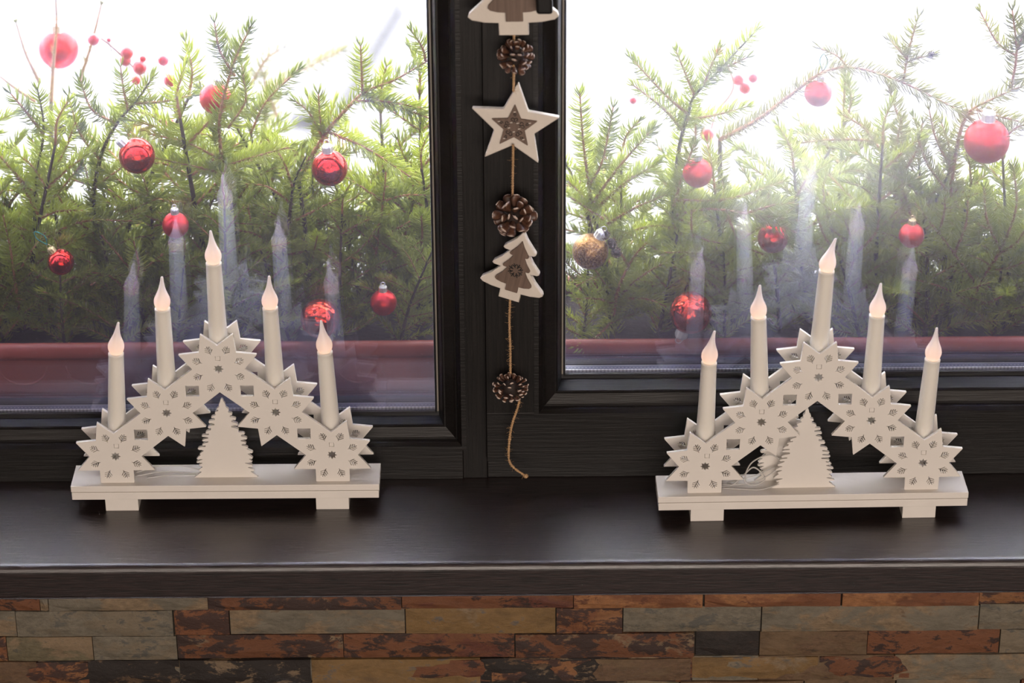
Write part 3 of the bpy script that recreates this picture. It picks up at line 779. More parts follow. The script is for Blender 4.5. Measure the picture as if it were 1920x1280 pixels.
branch('wide spruce branch with orange stems spreading right in front of dark red bauble', [
    ([(1262, 405, .33), (1330, 392, .285), (1410, 402, .265), (1500, 414, .255)], 1.0, 1), ([(1266, 375, .32), (1360, 374, .29), (1470, 340, .27)], .9), ([(1264, 385, .32), (1280, 330, .30), (1302, 270, .29)], .9),
    ([(1360, 396, .275), (1375, 430, .265), (1388, 462, .26)], .8), ([(1410, 402, .265), (1450, 418, .257), (1494, 436, .25)], .8), ([(1400, 400, .265), (1450, 385, .26), (1490, 380, .255)], .8),
    ([(1262, 405, .33), (1300, 425, .29), (1298, 446, .27)], .8), ([(1298, 440, .28), (1330, 452, .27), (1370, 458, .26)], .8), ([(1298, 440, .28), (1296, 415, .275), (1297, 392, .27)], .8)], GR_)
branch('grey spruce branch arching over the small red bauble in right window', [
    ([(1350, 262, .36), (1420, 225, .34), (1480, 180, .32), (1535, 140, .31), (1590, 126, .305), (1660, 142, .30), (1730, 172, .295), (1815, 216, .29)], 1.3, 1.0),
    ([(1694, 152, .3), (1704, 95, .295), (1722, 30, .29)], .7, .9), ([(1702, 112, .295), (1684, 92, .29), (1670, 76, .29)], .6), ([(1705, 114, .295), (1725, 108, .29), (1745, 104, .29)], .6), ([(1590, 127, .305), (1570, 105, .3), (1540, 92, .3)], .5, .6)], GR_, 'bark', 'needle_dry')
branch('dry spruce branch at the upper right corner holding the largest bauble', [
    ([(1778, 400, .34), (1790, 300, .31), (1812, 218, .29), (1860, 186, .285), (1930, 156, .28)], 1.3, .8), ([(1895, 170, .285), (1906, 100, .28), (1898, 18, .28)], .8, .8), ([(1906, 105, .28), (1870, 80, .28), (1838, 22, .28)], .7, .7),
    ([(1785, 320, .315), (1755, 260, .3), (1742, 205, .3)], .8, .8), ([(1778, 360, .32), (1740, 310, .31), (1722, 262, .3)], .8, .8), ([(1830, 205, .288), (1880, 220, .28), (1930, 232, .275)], .7, .8), ([(1905, 100, .28), (1920, 60, .28), (1935, 20, .28)], .6, .7), ([(1880, 262, .27), (1905, 240, .265), (1930, 232, .26)], .6, .9)], GR_, 'bark', 'needle_dry')
branch('horizontal greyish spruce branch in the middle of right window', [
    ([(1680, 330, .38), (1640, 270, .36), (1560, 262, .35), (1470, 272, .34)], 1.1, 1), ([(1640, 272, .36), (1620, 240, .35), (1580, 215, .34)], .8), ([(1680, 330, .38), (1690, 250, .36), (1665, 160, .35)], .9)], GR_, 'bark', 'needle_dry')
branch('spruce branch beside the small satin bauble low in right window', [
    ([(1730, 470, .36), (1700, 380, .34), (1680, 300, .33), (1690, 220, .32)], 1.2, 1), ([(1705, 390, .34), (1660, 350, .33), (1620, 330, .32)], .9), ([(1690, 330, .335), (1720, 280, .325), (1730, 230, .32)], .9), ([(1715, 420, .345), (1770, 380, .33), (1800, 350, .32)], .9), ([(1710, 410, .345), (1660, 420, .33), (1610, 400, .32)], .9)], GR_, 'bark', 'needle_dry')
branch('fresh green spruce branch fanning out at the right edge of right window', [
    ([(1805, 610, .33), (1830, 545, .31), (1875, 470, .30), (1905, 390, .29), (1900, 310, .285)], 1.3, 1.1), ([(1835, 540, .31), (1785, 470, .295), (1715, 380, .28)], 1, 1.1), ([(1790, 475, .295), (1810, 425, .285), (1815, 375, .28)], .9, 1.1), ([(1760, 440, .29), (1770, 400, .285), (1772, 370, .28)], .8),
    ([(1875, 470, .30), (1850, 410, .29), (1845, 350, .28)], .9, 1.1), ([(1870, 480, .30), (1910, 450, .29), (1935, 400, .285)], .9), ([(1820, 570, .315), (1770, 540, .30), (1700, 520, .285)], .9), ([(1815, 580, .32), (1870, 560, .30), (1925, 530, .29)], .9), ([(1850, 510, .305), (1900, 500, .295), (1935, 480, .29)], .9)], GR_)
branch('low shadowed spruce branch below the gold bauble', [
    ([(1150, 590, .31), (1160, 540, .30), (1190, 480, .295), (1230, 440, .29)], 1.2, 1), ([(1158, 560, .305), (1200, 520, .295), (1250, 490, .285)], .9), ([(1155, 570, .31), (1120, 560, .295), (1080, 560, .28)], .9), ([(1160, 560, .305), (1210, 560, .295), (1250, 575, .285)], .9), ([(1150, 600, .31), (1120, 630, .285), (1085, 650, .265)], .9), ([(1180, 500, .295), (1160, 470, .29), (1150, 445, .285)], .9)], GR_)
branch('low spruce branch behind the reflected candles in right window', [
    ([(1600, 600, .33), (1590, 540, .32), (1600, 470, .31), (1580, 400, .31)], 1.2, 1), ([(1594, 560, .32), (1640, 530, .31), (1680, 540, .3)], .9), ([(1592, 550, .32), (1550, 500, .31), (1520, 480, .3)], .9), ([(1598, 480, .31), (1640, 440, .3), (1650, 400, .3)], .9), ([(1600, 600, .33), (1650, 590, .315), (1700, 600, .3)], .9), ([(1594, 500, .315), (1550, 450, .31), (1530, 400, .3)], .9)], GR_)

# fillers: shared twigs on a few branch patterns, copied through the boxes
TW = []
for i in range(9):
    L = [0.05, 0.065, 0.08, 0.095, 0.11, 0.07, 0.09, 0.06, 0.10][i]
    cv = rnd.uniform(-0.25, 0.45)
    pts = [(0, 0, 0), (L * 0.5, L * rnd.uniform(-.05, .05), L * cv * 0.12), (L, L * rnd.uniform(-.1, .1), -L * cv * 0.35)]
    P = catmull(pts, 6)
    TW.append((L, tube_me('twig', P, [0.0016 - 0.0009 * k / (len(P) - 1) for k in range(len(P))], 5), needles_me('needles', P, 1350, 0.0185, (0, 0, 1))))
for L, a, b in TW:
    a.materials.append(M['bark']); b.materials.append(M['needle'])
PAT = []
for v in range(6):
    H = rnd.uniform(0.17, 0.24)
    lx, ly = rnd.uniform(-.05, .05), rnd.uniform(-.03, .05)
    st = catmull([(0, 0, 0), (lx * .25, ly * .3, H * .4), (lx, ly, H)], 8)
    stem = tube_me('stem', st, [0.0034 - 0.002 * k / (len(st) - 1) for k in range(len(st))], 6); stem.materials.append(M['bark_dark'])
    ndl = needles_me('needles', st, 900, 0.0185); ndl.materials.append(M['needle'])
    tws = []
    k = 0; z = 0.014
    while z < H * 0.97:
        i = min(len(st) - 2, int(z / H * (len(st) - 1)))
        p = st[i]
        for sd in (0, 1, 2) if z < H * .7 and v >= 3 else (0, 1):
            az = sd * math.pi + (0.25 if v < 3 else (k % 2) * 0.6) * rnd.uniform(-1, 1) + (0 if v < 3 else rnd.uniform(-.4, .4)) if sd < 2 else math.pi / 2 * rnd.choice((-1, 1)) + rnd.uniform(-.6, .6)
            el = R(rnd.uniform(18, 55))
            fr = 1 - z / H
            cand = [q for q in range(len(TW)) if abs(TW[q][0] - (0.05 + 0.07 * fr)) < 0.025] or [0]
            tws.append((rnd.choice(cand), p.copy(), (rnd.uniform(-.3, .3), -el, az)))
        z += rnd.uniform(0.024, 0.034); k += 1
    tws.append((0, st[-1].copy(), (0, R(-80), rnd.uniform(0, 6))))
    PAT.append((stem, ndl, tws))
def filler(x, y, z, pat, rz, sc, tilt, label, group):
    root = empty('spruce_branch', (x, y, z)); root.rotation_euler = (tilt[0], tilt[1], rz); root.scale = (sc,) * 3
    tag(root, label, 'spruce branch', group)
    stem, ndl, tws = PAT[pat]
    s = link('stem', stem, None, root); n_ = link('needles', ndl, None, s); n_['kind'] = 'stuff'
    for (q, p, r_) in tws:
        t = link('twig', TW[q][1], None, root, p, r_)
        n_ = link('needles', TW[q][2], None, t); n_['kind'] = 'stuff'
for (xa, xb, n, lab, gp) in ((-0.77, -0.075, 33, 'spruce branch in the dense green thicket filling the left window box', 'thicket branches in the left window box'),
                             (0.068, 0.83, 30, 'spruce branch in the dense green thicket filling the right window box', 'thicket branches in the right window box')):
    for i in range(n):
        x = xa + (xb - xa) * (i + rnd.uniform(.2, .8)) / n
        row = i % 3
        y = (0.308, 0.345, 0.40)[row] + rnd.uniform(-.008, .008)
        sc = (0.85, 1.05, 1.2)[row] * rnd.uniform(0.75, 1.1)
        filler(x, y, 0.10, rnd.randrange(3) + (3 if row == 2 or (row == 1 and i % 2) else 0), rnd.choice((0, math.pi)) + rnd.uniform(-.25, .25) * (1 + row * .5), sc, (rnd.uniform(-.02, .03) - 0.2 * (row == 2), rnd.uniform(-.25, .25)), lab, gp)

# ------------------------------------------------------------------ baubles
SPH = {}
def sphere_me(r, key):
    k = (round(r, 5), key)
    if k not in SPH:
        bm = bmesh.new(); bmesh.ops.create_uvsphere(bm, u_segments=40, v_segments=24, radius=r)
        SPH[k] = bm_mesh('ball', bm, True); SPH[k].materials.append(M[key])
    return SPH[k]
def bauble(px, py, rpx, Y, mat, label, cap='cap_silver', tilt=0.0, thread=None):
    c = atY(px, py, Y)
    D = (c - CAM).dot(Fw)
    r = rpx * D / FPX
    root = empty('bauble', c); root.rotation_euler = (0, R(tilt), 0)
    tag(root, label, 'bauble', 'christmas baubles')
    link('ball', sphere_me(r, mat), None, root)
    cr = r * 0.29
    ch = r * 0.46
    prof, seg = [], 20
    vs, fs = [], []
    for i, (rr, z) in enumerate([(cr * 1.05, r * 0.94), (cr, r * 0.98), (cr, r * 0.94 + ch * .8), (cr * .8, r * .94 + ch), (cr * .2, r * .95 + ch)]):
        for k in range(seg):
            a = 2 * math.pi * k / seg; q = rr * (1 + (0.07 if k % 2 else -0.03) * (i < 3))
            vs.append((q * math.cos(a), q * math.sin(a), z))
    for i in range(4):
        for k in range(seg):
            fs.append((i * seg + k, i * seg + (k + 1) % seg, (i + 1) * seg + (k + 1) % seg, (i + 1) * seg + k))
    fs.append(tuple(4 * seg + k for k in range(seg)))
    cp = link('cap', mesh('cap', vs, fs, False), M[cap], root)
    zt = r * 0.94 + ch
    lp = [(cr * .55 * math.cos(a), 0, zt + cr * .45 + cr * .6 * math.sin(a)) for a in [2 * math.pi * k / 14 for k in range(15)]]
    link('hook', tube_me('hook', lp, 0.0005, 5), M[cap], cp)
    if thread:
        link('thread', tube_me('thread', catmull([(0, 0, zt + cr), (0.004, 0, zt + cr + 0.010), (-0.002, 0, zt + cr + 0.02), (-0.005, 0, zt + cr + 0.012), (0, 0, zt + cr)], 5), 0.0006, 5), M[thread], root)
    return root
bauble(110, 92, 37, 0.63, 'b_matte', 'large blurred pale red bauble behind a tan twig, upper left corner')
bauble(404, 184, 30, 0.318, 'b_matte', 'pale red bauble half hidden by an upright twig, top of left window', tilt=12)
bauble(257, 292, 34, 0.258, 'b_shiny', 'glossy red bauble with its silver cap tilted left', tilt=-42)
bauble(618, 315, 34, 0.265, 'b_shiny', 'glossy red bauble hanging below the sharp branch near the post', tilt=-4)
bauble(329, 422, 25, 0.256, 'b_matte', 'small satin red bauble above the second candle of the left arch')
bauble(114, 491, 25, 0.254, 'b_shiny', 'small dark glossy red bauble with a gold cap at far left', 'cap_gold', -32, 'teal')
bauble(719, 567, 25, 0.258, 'b_matte', 'small satin red bauble low beside the post in left window')
bauble(600, 597, 37, 0.260, 'b_hammer', 'sparkling orange red bauble just above the left planter rim', tilt=165)
bauble(1107, 471, 34, 0.262, 'b_gold', 'gold glitter bauble beside the post in right window', tilt=28)
bauble(1308, 324, 28, 0.295, 'b_matte', 'light red bauble half covered by twigs, left part of right window')
bauble(1449, 446, 29, 0.272, 'b_shiny', 'dark glossy red bauble covered by an orange stemmed twig')
bauble(1534, 174, 26, 0.31, 'b_matte', 'small pale red bauble hanging from the arching grey branch', tilt=8, thread='teal')
bauble(1850, 264, 43, 0.270, 'b_matte', 'largest satin red bauble at upper right with a silver cap')
bauble(1709, 441, 24, 0.256, 'b_matte', 'small satin red bauble right of the reflected candles', 'cap_gold')
bauble(1295, 586, 40, 0.260, 'b_hammer', 'sparkling red bauble just above the right planter rim', tilt=-160)

# ------------------------------------------------------------------ berries, small cones
def berries(label, pts, stem, Yb):
    org = atY(stem[0][0], stem[0][1], Yb)
    root = empty('berry_pick', org); tag(root, label, 'berries')
    link('stem', tube_me('stem', [p - org for p in catmull([Vector((org.x * 0.97, 0.405, 0.11))] + [atY(x, y, Yb) for x, y in stem], 5)], 0.001, 5), M['bark'], root)
    for (x, y, r_) in pts:
        c = atY(x, y, Yb + rnd.uniform(-.012, .012)); rr = r_ * (c - CAM).dot(Fw) / FPX
        bm = bmesh.new(); bmesh.ops.create_uvsphere(bm, u_segments=16, v_segments=10, radius=rr)
        for v in bm.verts: v.co.z *= 1.05
        b = link('berry', bm_mesh('berry', bm, True), M['berry'], root, c - org)
        link('stalk', tube_me('stalk', [(0, 0, -rr), (0.002, 0.001, -rr - 0.012)], 0.0005, 4), M['bark'], b)
berries('sprig of red berries at the top of left window', [(175, 74, 11), (204, 75, 4), (238, 99, 12), (235, 113, 11), (262, 127, 13), (306, 113, 10), (319, 151, 12), (268, 110, 6), (318, 228, 8), (255, 150, 9)], [(300, 270), (285, 190), (262, 140), (215, 92), (190, 72)], 0.52)
berries('blurred sprig of red berries at the top of right window', [(1347, 96, 8), (1384, 149, 11), (1412, 146, 9), (1397, 165, 11), (1187, 188, 7), (1326, 252, 13)], [(1330, 300), (1340, 220), (1375, 165), (1360, 110)], 0.55)
def small_cone(px, py, rpx, Y, tilt, label):
    c = atY(px, py, Y); r_ = rpx * (c - CAM).dot(Fw) / FPX
    root = empty('alder_cone', c); root.rotation_euler = (R(tilt), R(tilt * .7), 0); tag(root, label, 'cone', 'small dark cones among the spruce')
    link('core', lathe('core', [(r_ * .2, -r_ * 1.1), (r_ * .75, -r_ * .6), (r_ * .8, 0), (r_ * .55, r_ * .8), (r_ * .1, r_ * 1.1)], 10), M['cone_core'], root)
    for i in range(26):
        z = -0.95 + 1.9 * i / 25; a = i * 2.39996; rr = r_ * math.sqrt(max(0.08, 1 - z * z)) * 0.82
        link('scale', SC_SMALL, None, root, (rr * math.cos(a), rr * math.sin(a), z * r_), (0, R(20) * z, a)).scale = (r_ / 0.01,) * 3
def scale_me(name, L, W_, T_, tip):
    """one woody cone scale: stalk at the origin, widening along +X to a thick rounded tip"""
    secs = [(0.0, .25, .4), (.35, .55, .55), (.65, .95, .8), (.85, 1.0, 1.0), (.97, .75, .9), (1.03, .35, .5)]
    vs, fs, mi = [], [], []
    for (u, wv, tv) in secs:
        z = L * 0.16 * u * u
        for (a, b) in ((-1, 0), (-.55, .8), (.55, .8), (1, 0), (.55, -.7), (-.55, -.7)):
            vs.append((u * L, a * wv * W_ / 2, z + b * tv * T_ / 2))
    for i in range(len(secs) - 1):
        for k in range(6):
            fs.append((i * 6 + k, (i + 1) * 6 + k, (i + 1) * 6 + (k + 1) % 6, i * 6 + (k + 1) % 6)); mi.append(1 if i >= len(secs) - 1 - tip else 0)
    fs.append(tuple(range(6))); mi.append(0); e = (len(secs) - 1) * 6; fs.append(tuple(e + k for k in range(6))[::-1]); mi.append(1)
    bm = bmesh.new(); bl = [bm.verts.new(v) for v in vs]
    for f, m_ in zip(fs, mi): bm.faces.new([bl[q] for q in f]).material_index = m_
    me = bm_mesh(name, bm, True); me.materials.append(M['cone_scale']); me.materials.append(M['cone_tip'])
    return me
SC_SMALL = scale_me('scale', 0.004, 0.005, 0.002, 0)
small_cone(1133, 440, 9, 0.262, 40, 'small dark cone touching the gold bauble cap')
small_cone(1147, 457, 10, 0.262, -30, 'small dark cone right of the gold glitter bauble')
small_cone(1155, 473, 9, 0.264, 70, 'lowest small dark cone right of the gold glitter bauble')
small_cone(115, 243, 8, 0.30, 60, 'single small cone on the far left branches')
small_cone(1746, 102, 6, 0.288, 60, 'tiny cone at a twig tip, top right of right window')

# ------------------------------------------------------------------ candle arches
RS = 0.0449; RI = 0.62 * RS; DX, DZ, Z0 = 0.0579, 0.0527, 0.0327
def pol(c, r, deg): return (c[0] + r * math.cos(R(deg)), c[1] + r * math.sin(R(deg)))
CEN = [(0, Z0 + 2 * DZ), (-DX, Z0 + DZ), (-2 * DX, Z0)]
def arch_loops():
    L = []
    for i, c in enumerate(CEN):
        L += [pol(c, RI, 90), pol(c, RS, 112.5), pol(c, RI, 135), pol(c, RS, 157.5), pol(c, RI, 180)]
    c = CEN[2]
    L += [pol(c, RS, 202.5), (c[0] - 0.0182, c[1] - 0.0173), (c[0] - 0.0182, 0.0), (c[0] + 0.0182, 0.0), (c[0] + 0.0182, c[1] - 0.0173), pol(c, RS, 337.5), pol(c, RI, 0)]
    c = CEN[1]
    L += [pol(c, RI, 270), pol(c, RS, 292.5), pol(c, RI, 315), pol(c, RS, 337.5), pol(c, RI, 0)]
    L += [pol(CEN[0], RI, 270)]
    half = L
    mir = [(-x, z) for x, z in half[1:-1]][::-1]
    out = half + mir
    # round the sharp points a little
    rd = []
    n = len(out)
    for i in range(n):
        p = Vector(out[i]); a = (Vector(out[i - 1]) - p); b = (Vector(out[(i + 1) % n]) - p)
        cr = a.x * b.y - a.y * b.x
        conv = cr < 0
        if conv:
            k = 0.0011
            p1 = p + a.normalized() * k; p2 = p + b.normalized() * k
            rd += [tuple(p1), tuple((p1 + p2) / 2 * 0.45 + p * 0.55), tuple(p2)]
        else: rd.append(tuple(p))
    loops = [rd]
    def sprig(c, deg):
        wv = 0.00042; wb = 0.0009; r0 = 0.0182; pts_r = []
        for (u, l) in ((0.0018, 0.0052), (0.0044, 0.0044), (0.0070, 0.0032)):
            cs, sn = math.cos(R(48)), math.sin(R(48))
            p0 = (u, wv); p3 = (u + wb * 1.35, wv)
            pts_r += [p0, (p0[0] + l * cs, p0[1] + l * sn), (p3[0] + (l - .0003) * cs, p3[1] + (l - .0003) * sn), p3]
        seq = [(0, -wv * .6), (0, wv * .6)] + pts_r + [(0.0108, wv), (0.0108, -wv)] + [(u, -v) for u, v in pts_r][::-1]
        a = R(deg)
        return [(c[0] + (r0 + u) * math.cos(a) - v * math.sin(a), c[1] + (r0 + u) * math.sin(a) + v * math.cos(a)) for u, v in seq]
    cs = CEN + [(-x, z) for x, z in CEN[1:]]
    for c in cs:
        loops.append([pol(c, 0.0055 if k % 2 == 0 else 0.0032, 22.5 * k) for k in range(16)])
        for k in range(8): loops.append(sprig(c, 22.5 + 45 * k))
        s = 0.0026; q = (c[0] + (0.0018 if c[0] < -0.1 else 0), c[1] + 0.0127)
        loops.append([(q[0] - s, q[1] - s), (q[0] + s, q[1] - s), (q[0] + s, q[1] + s), (q[0] - s, q[1] + s)])
    for a, b in ((CEN[0], CEN[1]), (CEN[1], CEN[2])):
        for sg in (1, -1):
            m = (sg * (a[0] + b[0]) / 2, (a[1] + b[1]) / 2); s = 0.0070
            loops.append([(m[0] - s, m[1] - s * .92), (m[0] + s, m[1] - s * .92), (m[0] + s, m[1] + s * .92), (m[0] - s, m[1] + s * .92)])
    return loops, cs
LOOPS, CS = arch_loops()
PANEL = plate('panel', LOOPS, 0.0040, 0.0003); PANEL.materials.clear(); PANEL.materials.append(M['white_panel'])
def tree_loop(seed):
    r_ = random.Random(seed)
    H = 0.0965
    env = [(0.000, .0350), (0.0095, .0315), (0.0138, .0322), (0.0227, .0306), (0.029, .0308), (0.035, .0285), (0.043, .0262), (0.0547, .0225), (0.0614, .0172), (0.0714, .0158), (0.0753, .0135), (0.0782, .0105), (0.0845, .0070), (0.0888, .0045), (H, .0012)]
    def ev(z):
        for (a, b), (c, d) in zip(env, env[1:]):
            if z <= c: return b + (d - b) * (z - a) / (c - a)
        return 0.001
    side = []
    for sg in (1, -1):
        z = 0.0075; S_ = [(sg * 0.0343, 0.0), (sg * 0.0325, 0.0016), (sg * 0.0265, 0.0068)]
        while z < H - 0.006:
            h = r_.uniform(0.0042, 0.0068)
            wv = ev(z + h * .5) * r_.uniform(0.90, 1.04)
            cut = wv * (0.58 if z > 0.055 else 0.72 if z > 0.03 else 0.82) * r_.uniform(0.88, 1.08)
            dr = r_.uniform(-.0010, .0004)
            S_ += [(sg * (cut + (wv - cut) * .5), z + 0.0003 + dr * .5), (sg * wv * .95, z + dr + .0002), (sg * wv, z + h * .25 + dr), (sg * wv * .96, z + h * .46 + dr), (sg * (cut + (wv - cut) * .55), z + h * .58 + dr * .5), (sg * cut, z + h * (0.66 if z > 0.03 else 0.84)), (sg * (cut - .0002), z + h * 0.94)]
            z += h
        S_ += [(sg * 0.0020, H - .0035)]
        side.append(S_)
    return side[0] + [(0.0010, H), (-0.0010, H)] + side[1][::-1]
TREE = [plate('tree_cutout', [tree_loop(s)], 0.0035, 0.0) for s in (3, 8)]
for t in TREE: t.materials.clear(); t.materials.append(M['white_panel'])
CANDLE = lathe('candle', [(0.0102, 0.0), (0.0098, 0.03), (0.0082, 0.109), (0.0080, 0.1135), (0.0083, 0.1140), (0.0083, 0.1160), (0.0076, 0.1165), (0.006, 0.1167)], 32)
CANDLE.materials.append(M['candle'])
def flame_me(bx):
    pr = [(0.0056, -0.002), (0.0066, 0.0), (0.0078, 0.0025), (0.0086, 0.006), (0.0087, 0.0095), (0.0079, 0.0135), (0.0064, 0.0175), (0.0049, 0.0215), (0.0036, 0.0260), (0.0026, 0.0310), (0.0019, 0.0360), (0.0014, 0.0405), (0.0011, 0.0415), (0.0004, 0.0420)]
    pr = [(r_, z * 0.86) for r_, z in pr]
    return lathe('flame_bulb', pr, 28, lambda z: bx * max(0, (z - 0.0035) / 0.0327) ** 1.6)
_bm = bmesh.new(); bmesh.ops.create_uvsphere(_bm, u_segments=10, v_segments=6, radius=0.0022); LED = bm_mesh('led', _bm, True); LED.materials.append(M['led'])
FOOT = box_me('foot', -0.0178, 0.0178, 0, 0.040, 0, 0.016, 0.0006); FOOT.materials.append(M['white_board'])
def arch(loc, rz, leans, bends, label, trees, wires, back_shift):
    root = empty('candle_arch', loc, rz)
    tag(root, label, 'candle arch', 'candle arches on the sill')
    BW = 0.165; TB = 0.0165
    z1 = 0.016
    link('base_board', box_me('base_board', -BW, BW, 0, 0.046, z1, z1 + 0.0088, 0.0005), M['white_board'], root)
    link('base_board', box_me('base_board', -BW - 0.0006, BW + 0.0006, 0.0006, 0.0455, z1 + 0.0091, z1 + TB, 0.0005), M['white_board'], root)
    for x in (-0.1125, 0.1145):
        link('foot', FOOT, None, root, (x, 0.003, 0))
    zt = z1 + TB
    link('panel', PANEL, None, root, (0, 0.0095, zt))
    link('panel', PANEL, None, root, (back_shift, 0.0395, zt))
    for c in CS:
        link('spacer_peg', box_me('spacer_peg', c[0] - 0.0022 + (0.0018 if c[0] < -0.1 else 0), c[0] + 0.0022 + (0.0018 if c[0] < -0.1 else 0), 0.0082, 0.0405, zt + c[1] + 0.0105, zt + c[1] + 0.0149), M['white_panel'], root)
    order = sorted(CS, key=lambda c: c[0])
    for c, ln, bx in zip(order, leans, bends):
        cd_ = link('candle', CANDLE, None, root, (c[0], 0.0245, zt + c[1] + 0.0005), (0, R(ln), 0))
        link('flame_bulb', flame_me(bx), M['flame'], cd_, (0, 0, 0.1172))
        link('led', LED, None, cd_, (0, 0, 0.1205))
    for (i, x, y) in trees:
        link('tree_cutout', TREE[i], None, root, (x, y, zt))
    for pts, r_ in wires:
        link('wire', tube_me('wire', catmull([(p[0], p[1], zt + p[2]) for p in pts], 7), r_, 6), M['wire'], root)
    return root
pL = atZ(423, 935, 0.016)
q0, q1 = atZ(137, 937, 0.016), atZ(710, 933, 0.016)
rzL = math.atan2(q1.y - q0.y, q1.x - q0.x)
pL.z = 0.0
arch(pL, rzL, (3.4, 0.7, 0.0, -0.8, -2.1), (0.0030, 0.0014, -0.0012, 0.0012, -0.0014),
     'white wooden candle arch with five lit candles before the left window', [(0, 0.0003, 0.0195)],
     [([(-0.098, 0.020, 0.001), (-0.07, 0.024, 0.004), (-0.045, 0.026, 0.002), (-0.02, 0.022, 0.002)], 0.0007), ([(-0.10, 0.026, 0.001), (-0.075, 0.03, 0.007), (-0.05, 0.032, 0.006), (-0.025, 0.028, 0.003)], 0.0007), ([(-0.085, 0.016, 0.001), (-0.06, 0.018, 0.003), (-0.03, 0.021, 0.001)], 0.0006)], 0.0018)
q0, q1 = atZ(1236, 957, 0.016), atZ(1812, 948, 0.016)
pR = (q0 + q1) / 2
rzR = math.atan2(q1.y - q0.y, q1.x - q0.x)
pR.z = 0.0
arch(pR, rzR, (1.2, -2.7, 2.5, 1.0, 2.6), (0.0042, 0.0020, 0.0062, 0.0014, 0.0006),
     'white wooden candle arch with tangled wires before the right window', [(1, -0.0090, 0.0175), (0, -0.0260, 0.0330)],
     [([(-0.100, 0.018, 0.001), (-0.085, 0.020, 0.002), (-0.072, 0.022, 0.014), (-0.062, 0.022, 0.022), (-0.050, 0.02, 0.010), (-0.060, 0.018, 0.003), (-0.072, 0.018, 0.008), (-0.066, 0.020, 0.028), (-0.048, 0.024, 0.036), (-0.035, 0.026, 0.030), (-0.02, 0.026, 0.018)], 0.0008),
      ([(-0.098, 0.022, 0.001), (-0.075, 0.020, 0.003), (-0.055, 0.017, 0.010), (-0.035, 0.021, 0.020), (-0.018, 0.024, 0.016)], 0.0008),
      ([(-0.096, 0.016, 0.0008), (-0.07, 0.012, 0.001), (-0.055, 0.0115, 0.001), (-0.04, 0.014, 0.004), (-0.028, 0.021, 0.006)], 0.0007),
      ([(-0.090, 0.026, 0.001), (-0.06, 0.026, 0.010), (-0.04, 0.024, 0.020), (-0.02, 0.024, 0.020)], 0.0007)], -0.0005)

# ------------------------------------------------------------------ hanging garland
GY = 0.150
gx = lambda px, py: atY(px, py, GY)
g0 = gx(963, -60)
gar = empty('hanging_garland', gx(985, 890)); tag(gar, 'hanging jute garland of white wooden star, fir trees and pine cones on the dark post', 'garland')
go = Vector(gar.location)
def rope(name, path, rad=0.0012, parent=None, fuzz=60):
    P = catmull(path, 8)
    # even steps
    Q = [P[0]]
    for p in P[1:]:
        seg = (p - Q[-1]).length; k = max(1, int(seg / 0.0012))
        a = Q[-1].copy()
        for i in range(1, k + 1): Q.append(a.lerp(p, i / k))
    pts, T, Ns = frames(Q)
    vs, fs = [], []
    ln = 0
    for st in range(2):
        hel = []; ln = 0
        for i, (p, t, n) in enumerate(zip(pts, T, Ns)):
            if i: ln += (p - pts[i - 1]).length
            a = ln / 0.0058 * 2 * math.pi + st * math.pi; b = t.cross(n)
            hel.append(p + (n * math.cos(a) + b * math.sin(a)) * rad * 0.55)
        v, f = tube_geo(hel, rad * 0.68, 5, len(vs)); vs += v; fs += f
    for k in range(fuzz):
        i = rnd.randrange(len(pts)); p = pts[i]; d = Vector((rnd.gauss(0, 1), rnd.gauss(0, 1), rnd.gauss(0, .6))).normalized()
        b = len(vs); q = p + d * rnd.uniform(.003, .006); m_ = (p + q) / 2 + Vector((0, 0, rnd.uniform(-.001, .001)))
        v, f = tube_geo([p, m_, q], 0.00011, 3, b); vs += v; fs += f
    return link(name, mesh(name, [Vector(v) - go for v in vs], fs, True), M['jute'], parent)
rope('cord', [Vector((hp.x - 0.004, 0.150, hz + 0.1265)), Vector((hp.x - 0.008, 0.152, hz + 0.116)), gx(963, -60), gx(963.5, 60), gx(963, 180), gx(962, 290), gx(961, 350), gx(961, 440)], 0.0013, gar, 110)
for (xa, ya, xb, yb) in ((963.2, 118, 962.6, 172), (961.8, 271, 961.6, 300)):
    rope('cord', [atY(xa, ya, 0.1388), atY((xa + xb) / 2 + .3, (ya + yb) / 2, 0.1386), atY(xb, yb, 0.1390)], 0.0012, gar, 8)
rope('cord', [gx(957, 548), gx(955, 600), gx(956.5, 650), gx(957, 700)], 0.0013, gar, 90)
rope('cord', [gx(962, 741), gx(973, 748), gx(970, 765), gx(960, 795), gx(955, 825), gx(954, 860), gx(963, 876), gx(985, 892)], 0.0014, gar, 90)
kn = lathe('knot', [(0.0008, -0.0030), (0.0024, -0.0015), (0.0027, 0.0004), (0.0020, 0.002), (0.0006, 0.0028)], 10)
link('knot', kn, M['jute'], gar, gx(986, 892) - go, (0.4, 1.1, 0))
link('knot', kn, None, gar, gx(955.5, 823) - go, (0.2, 0.2, 0)).scale = (.75, .75, .8)

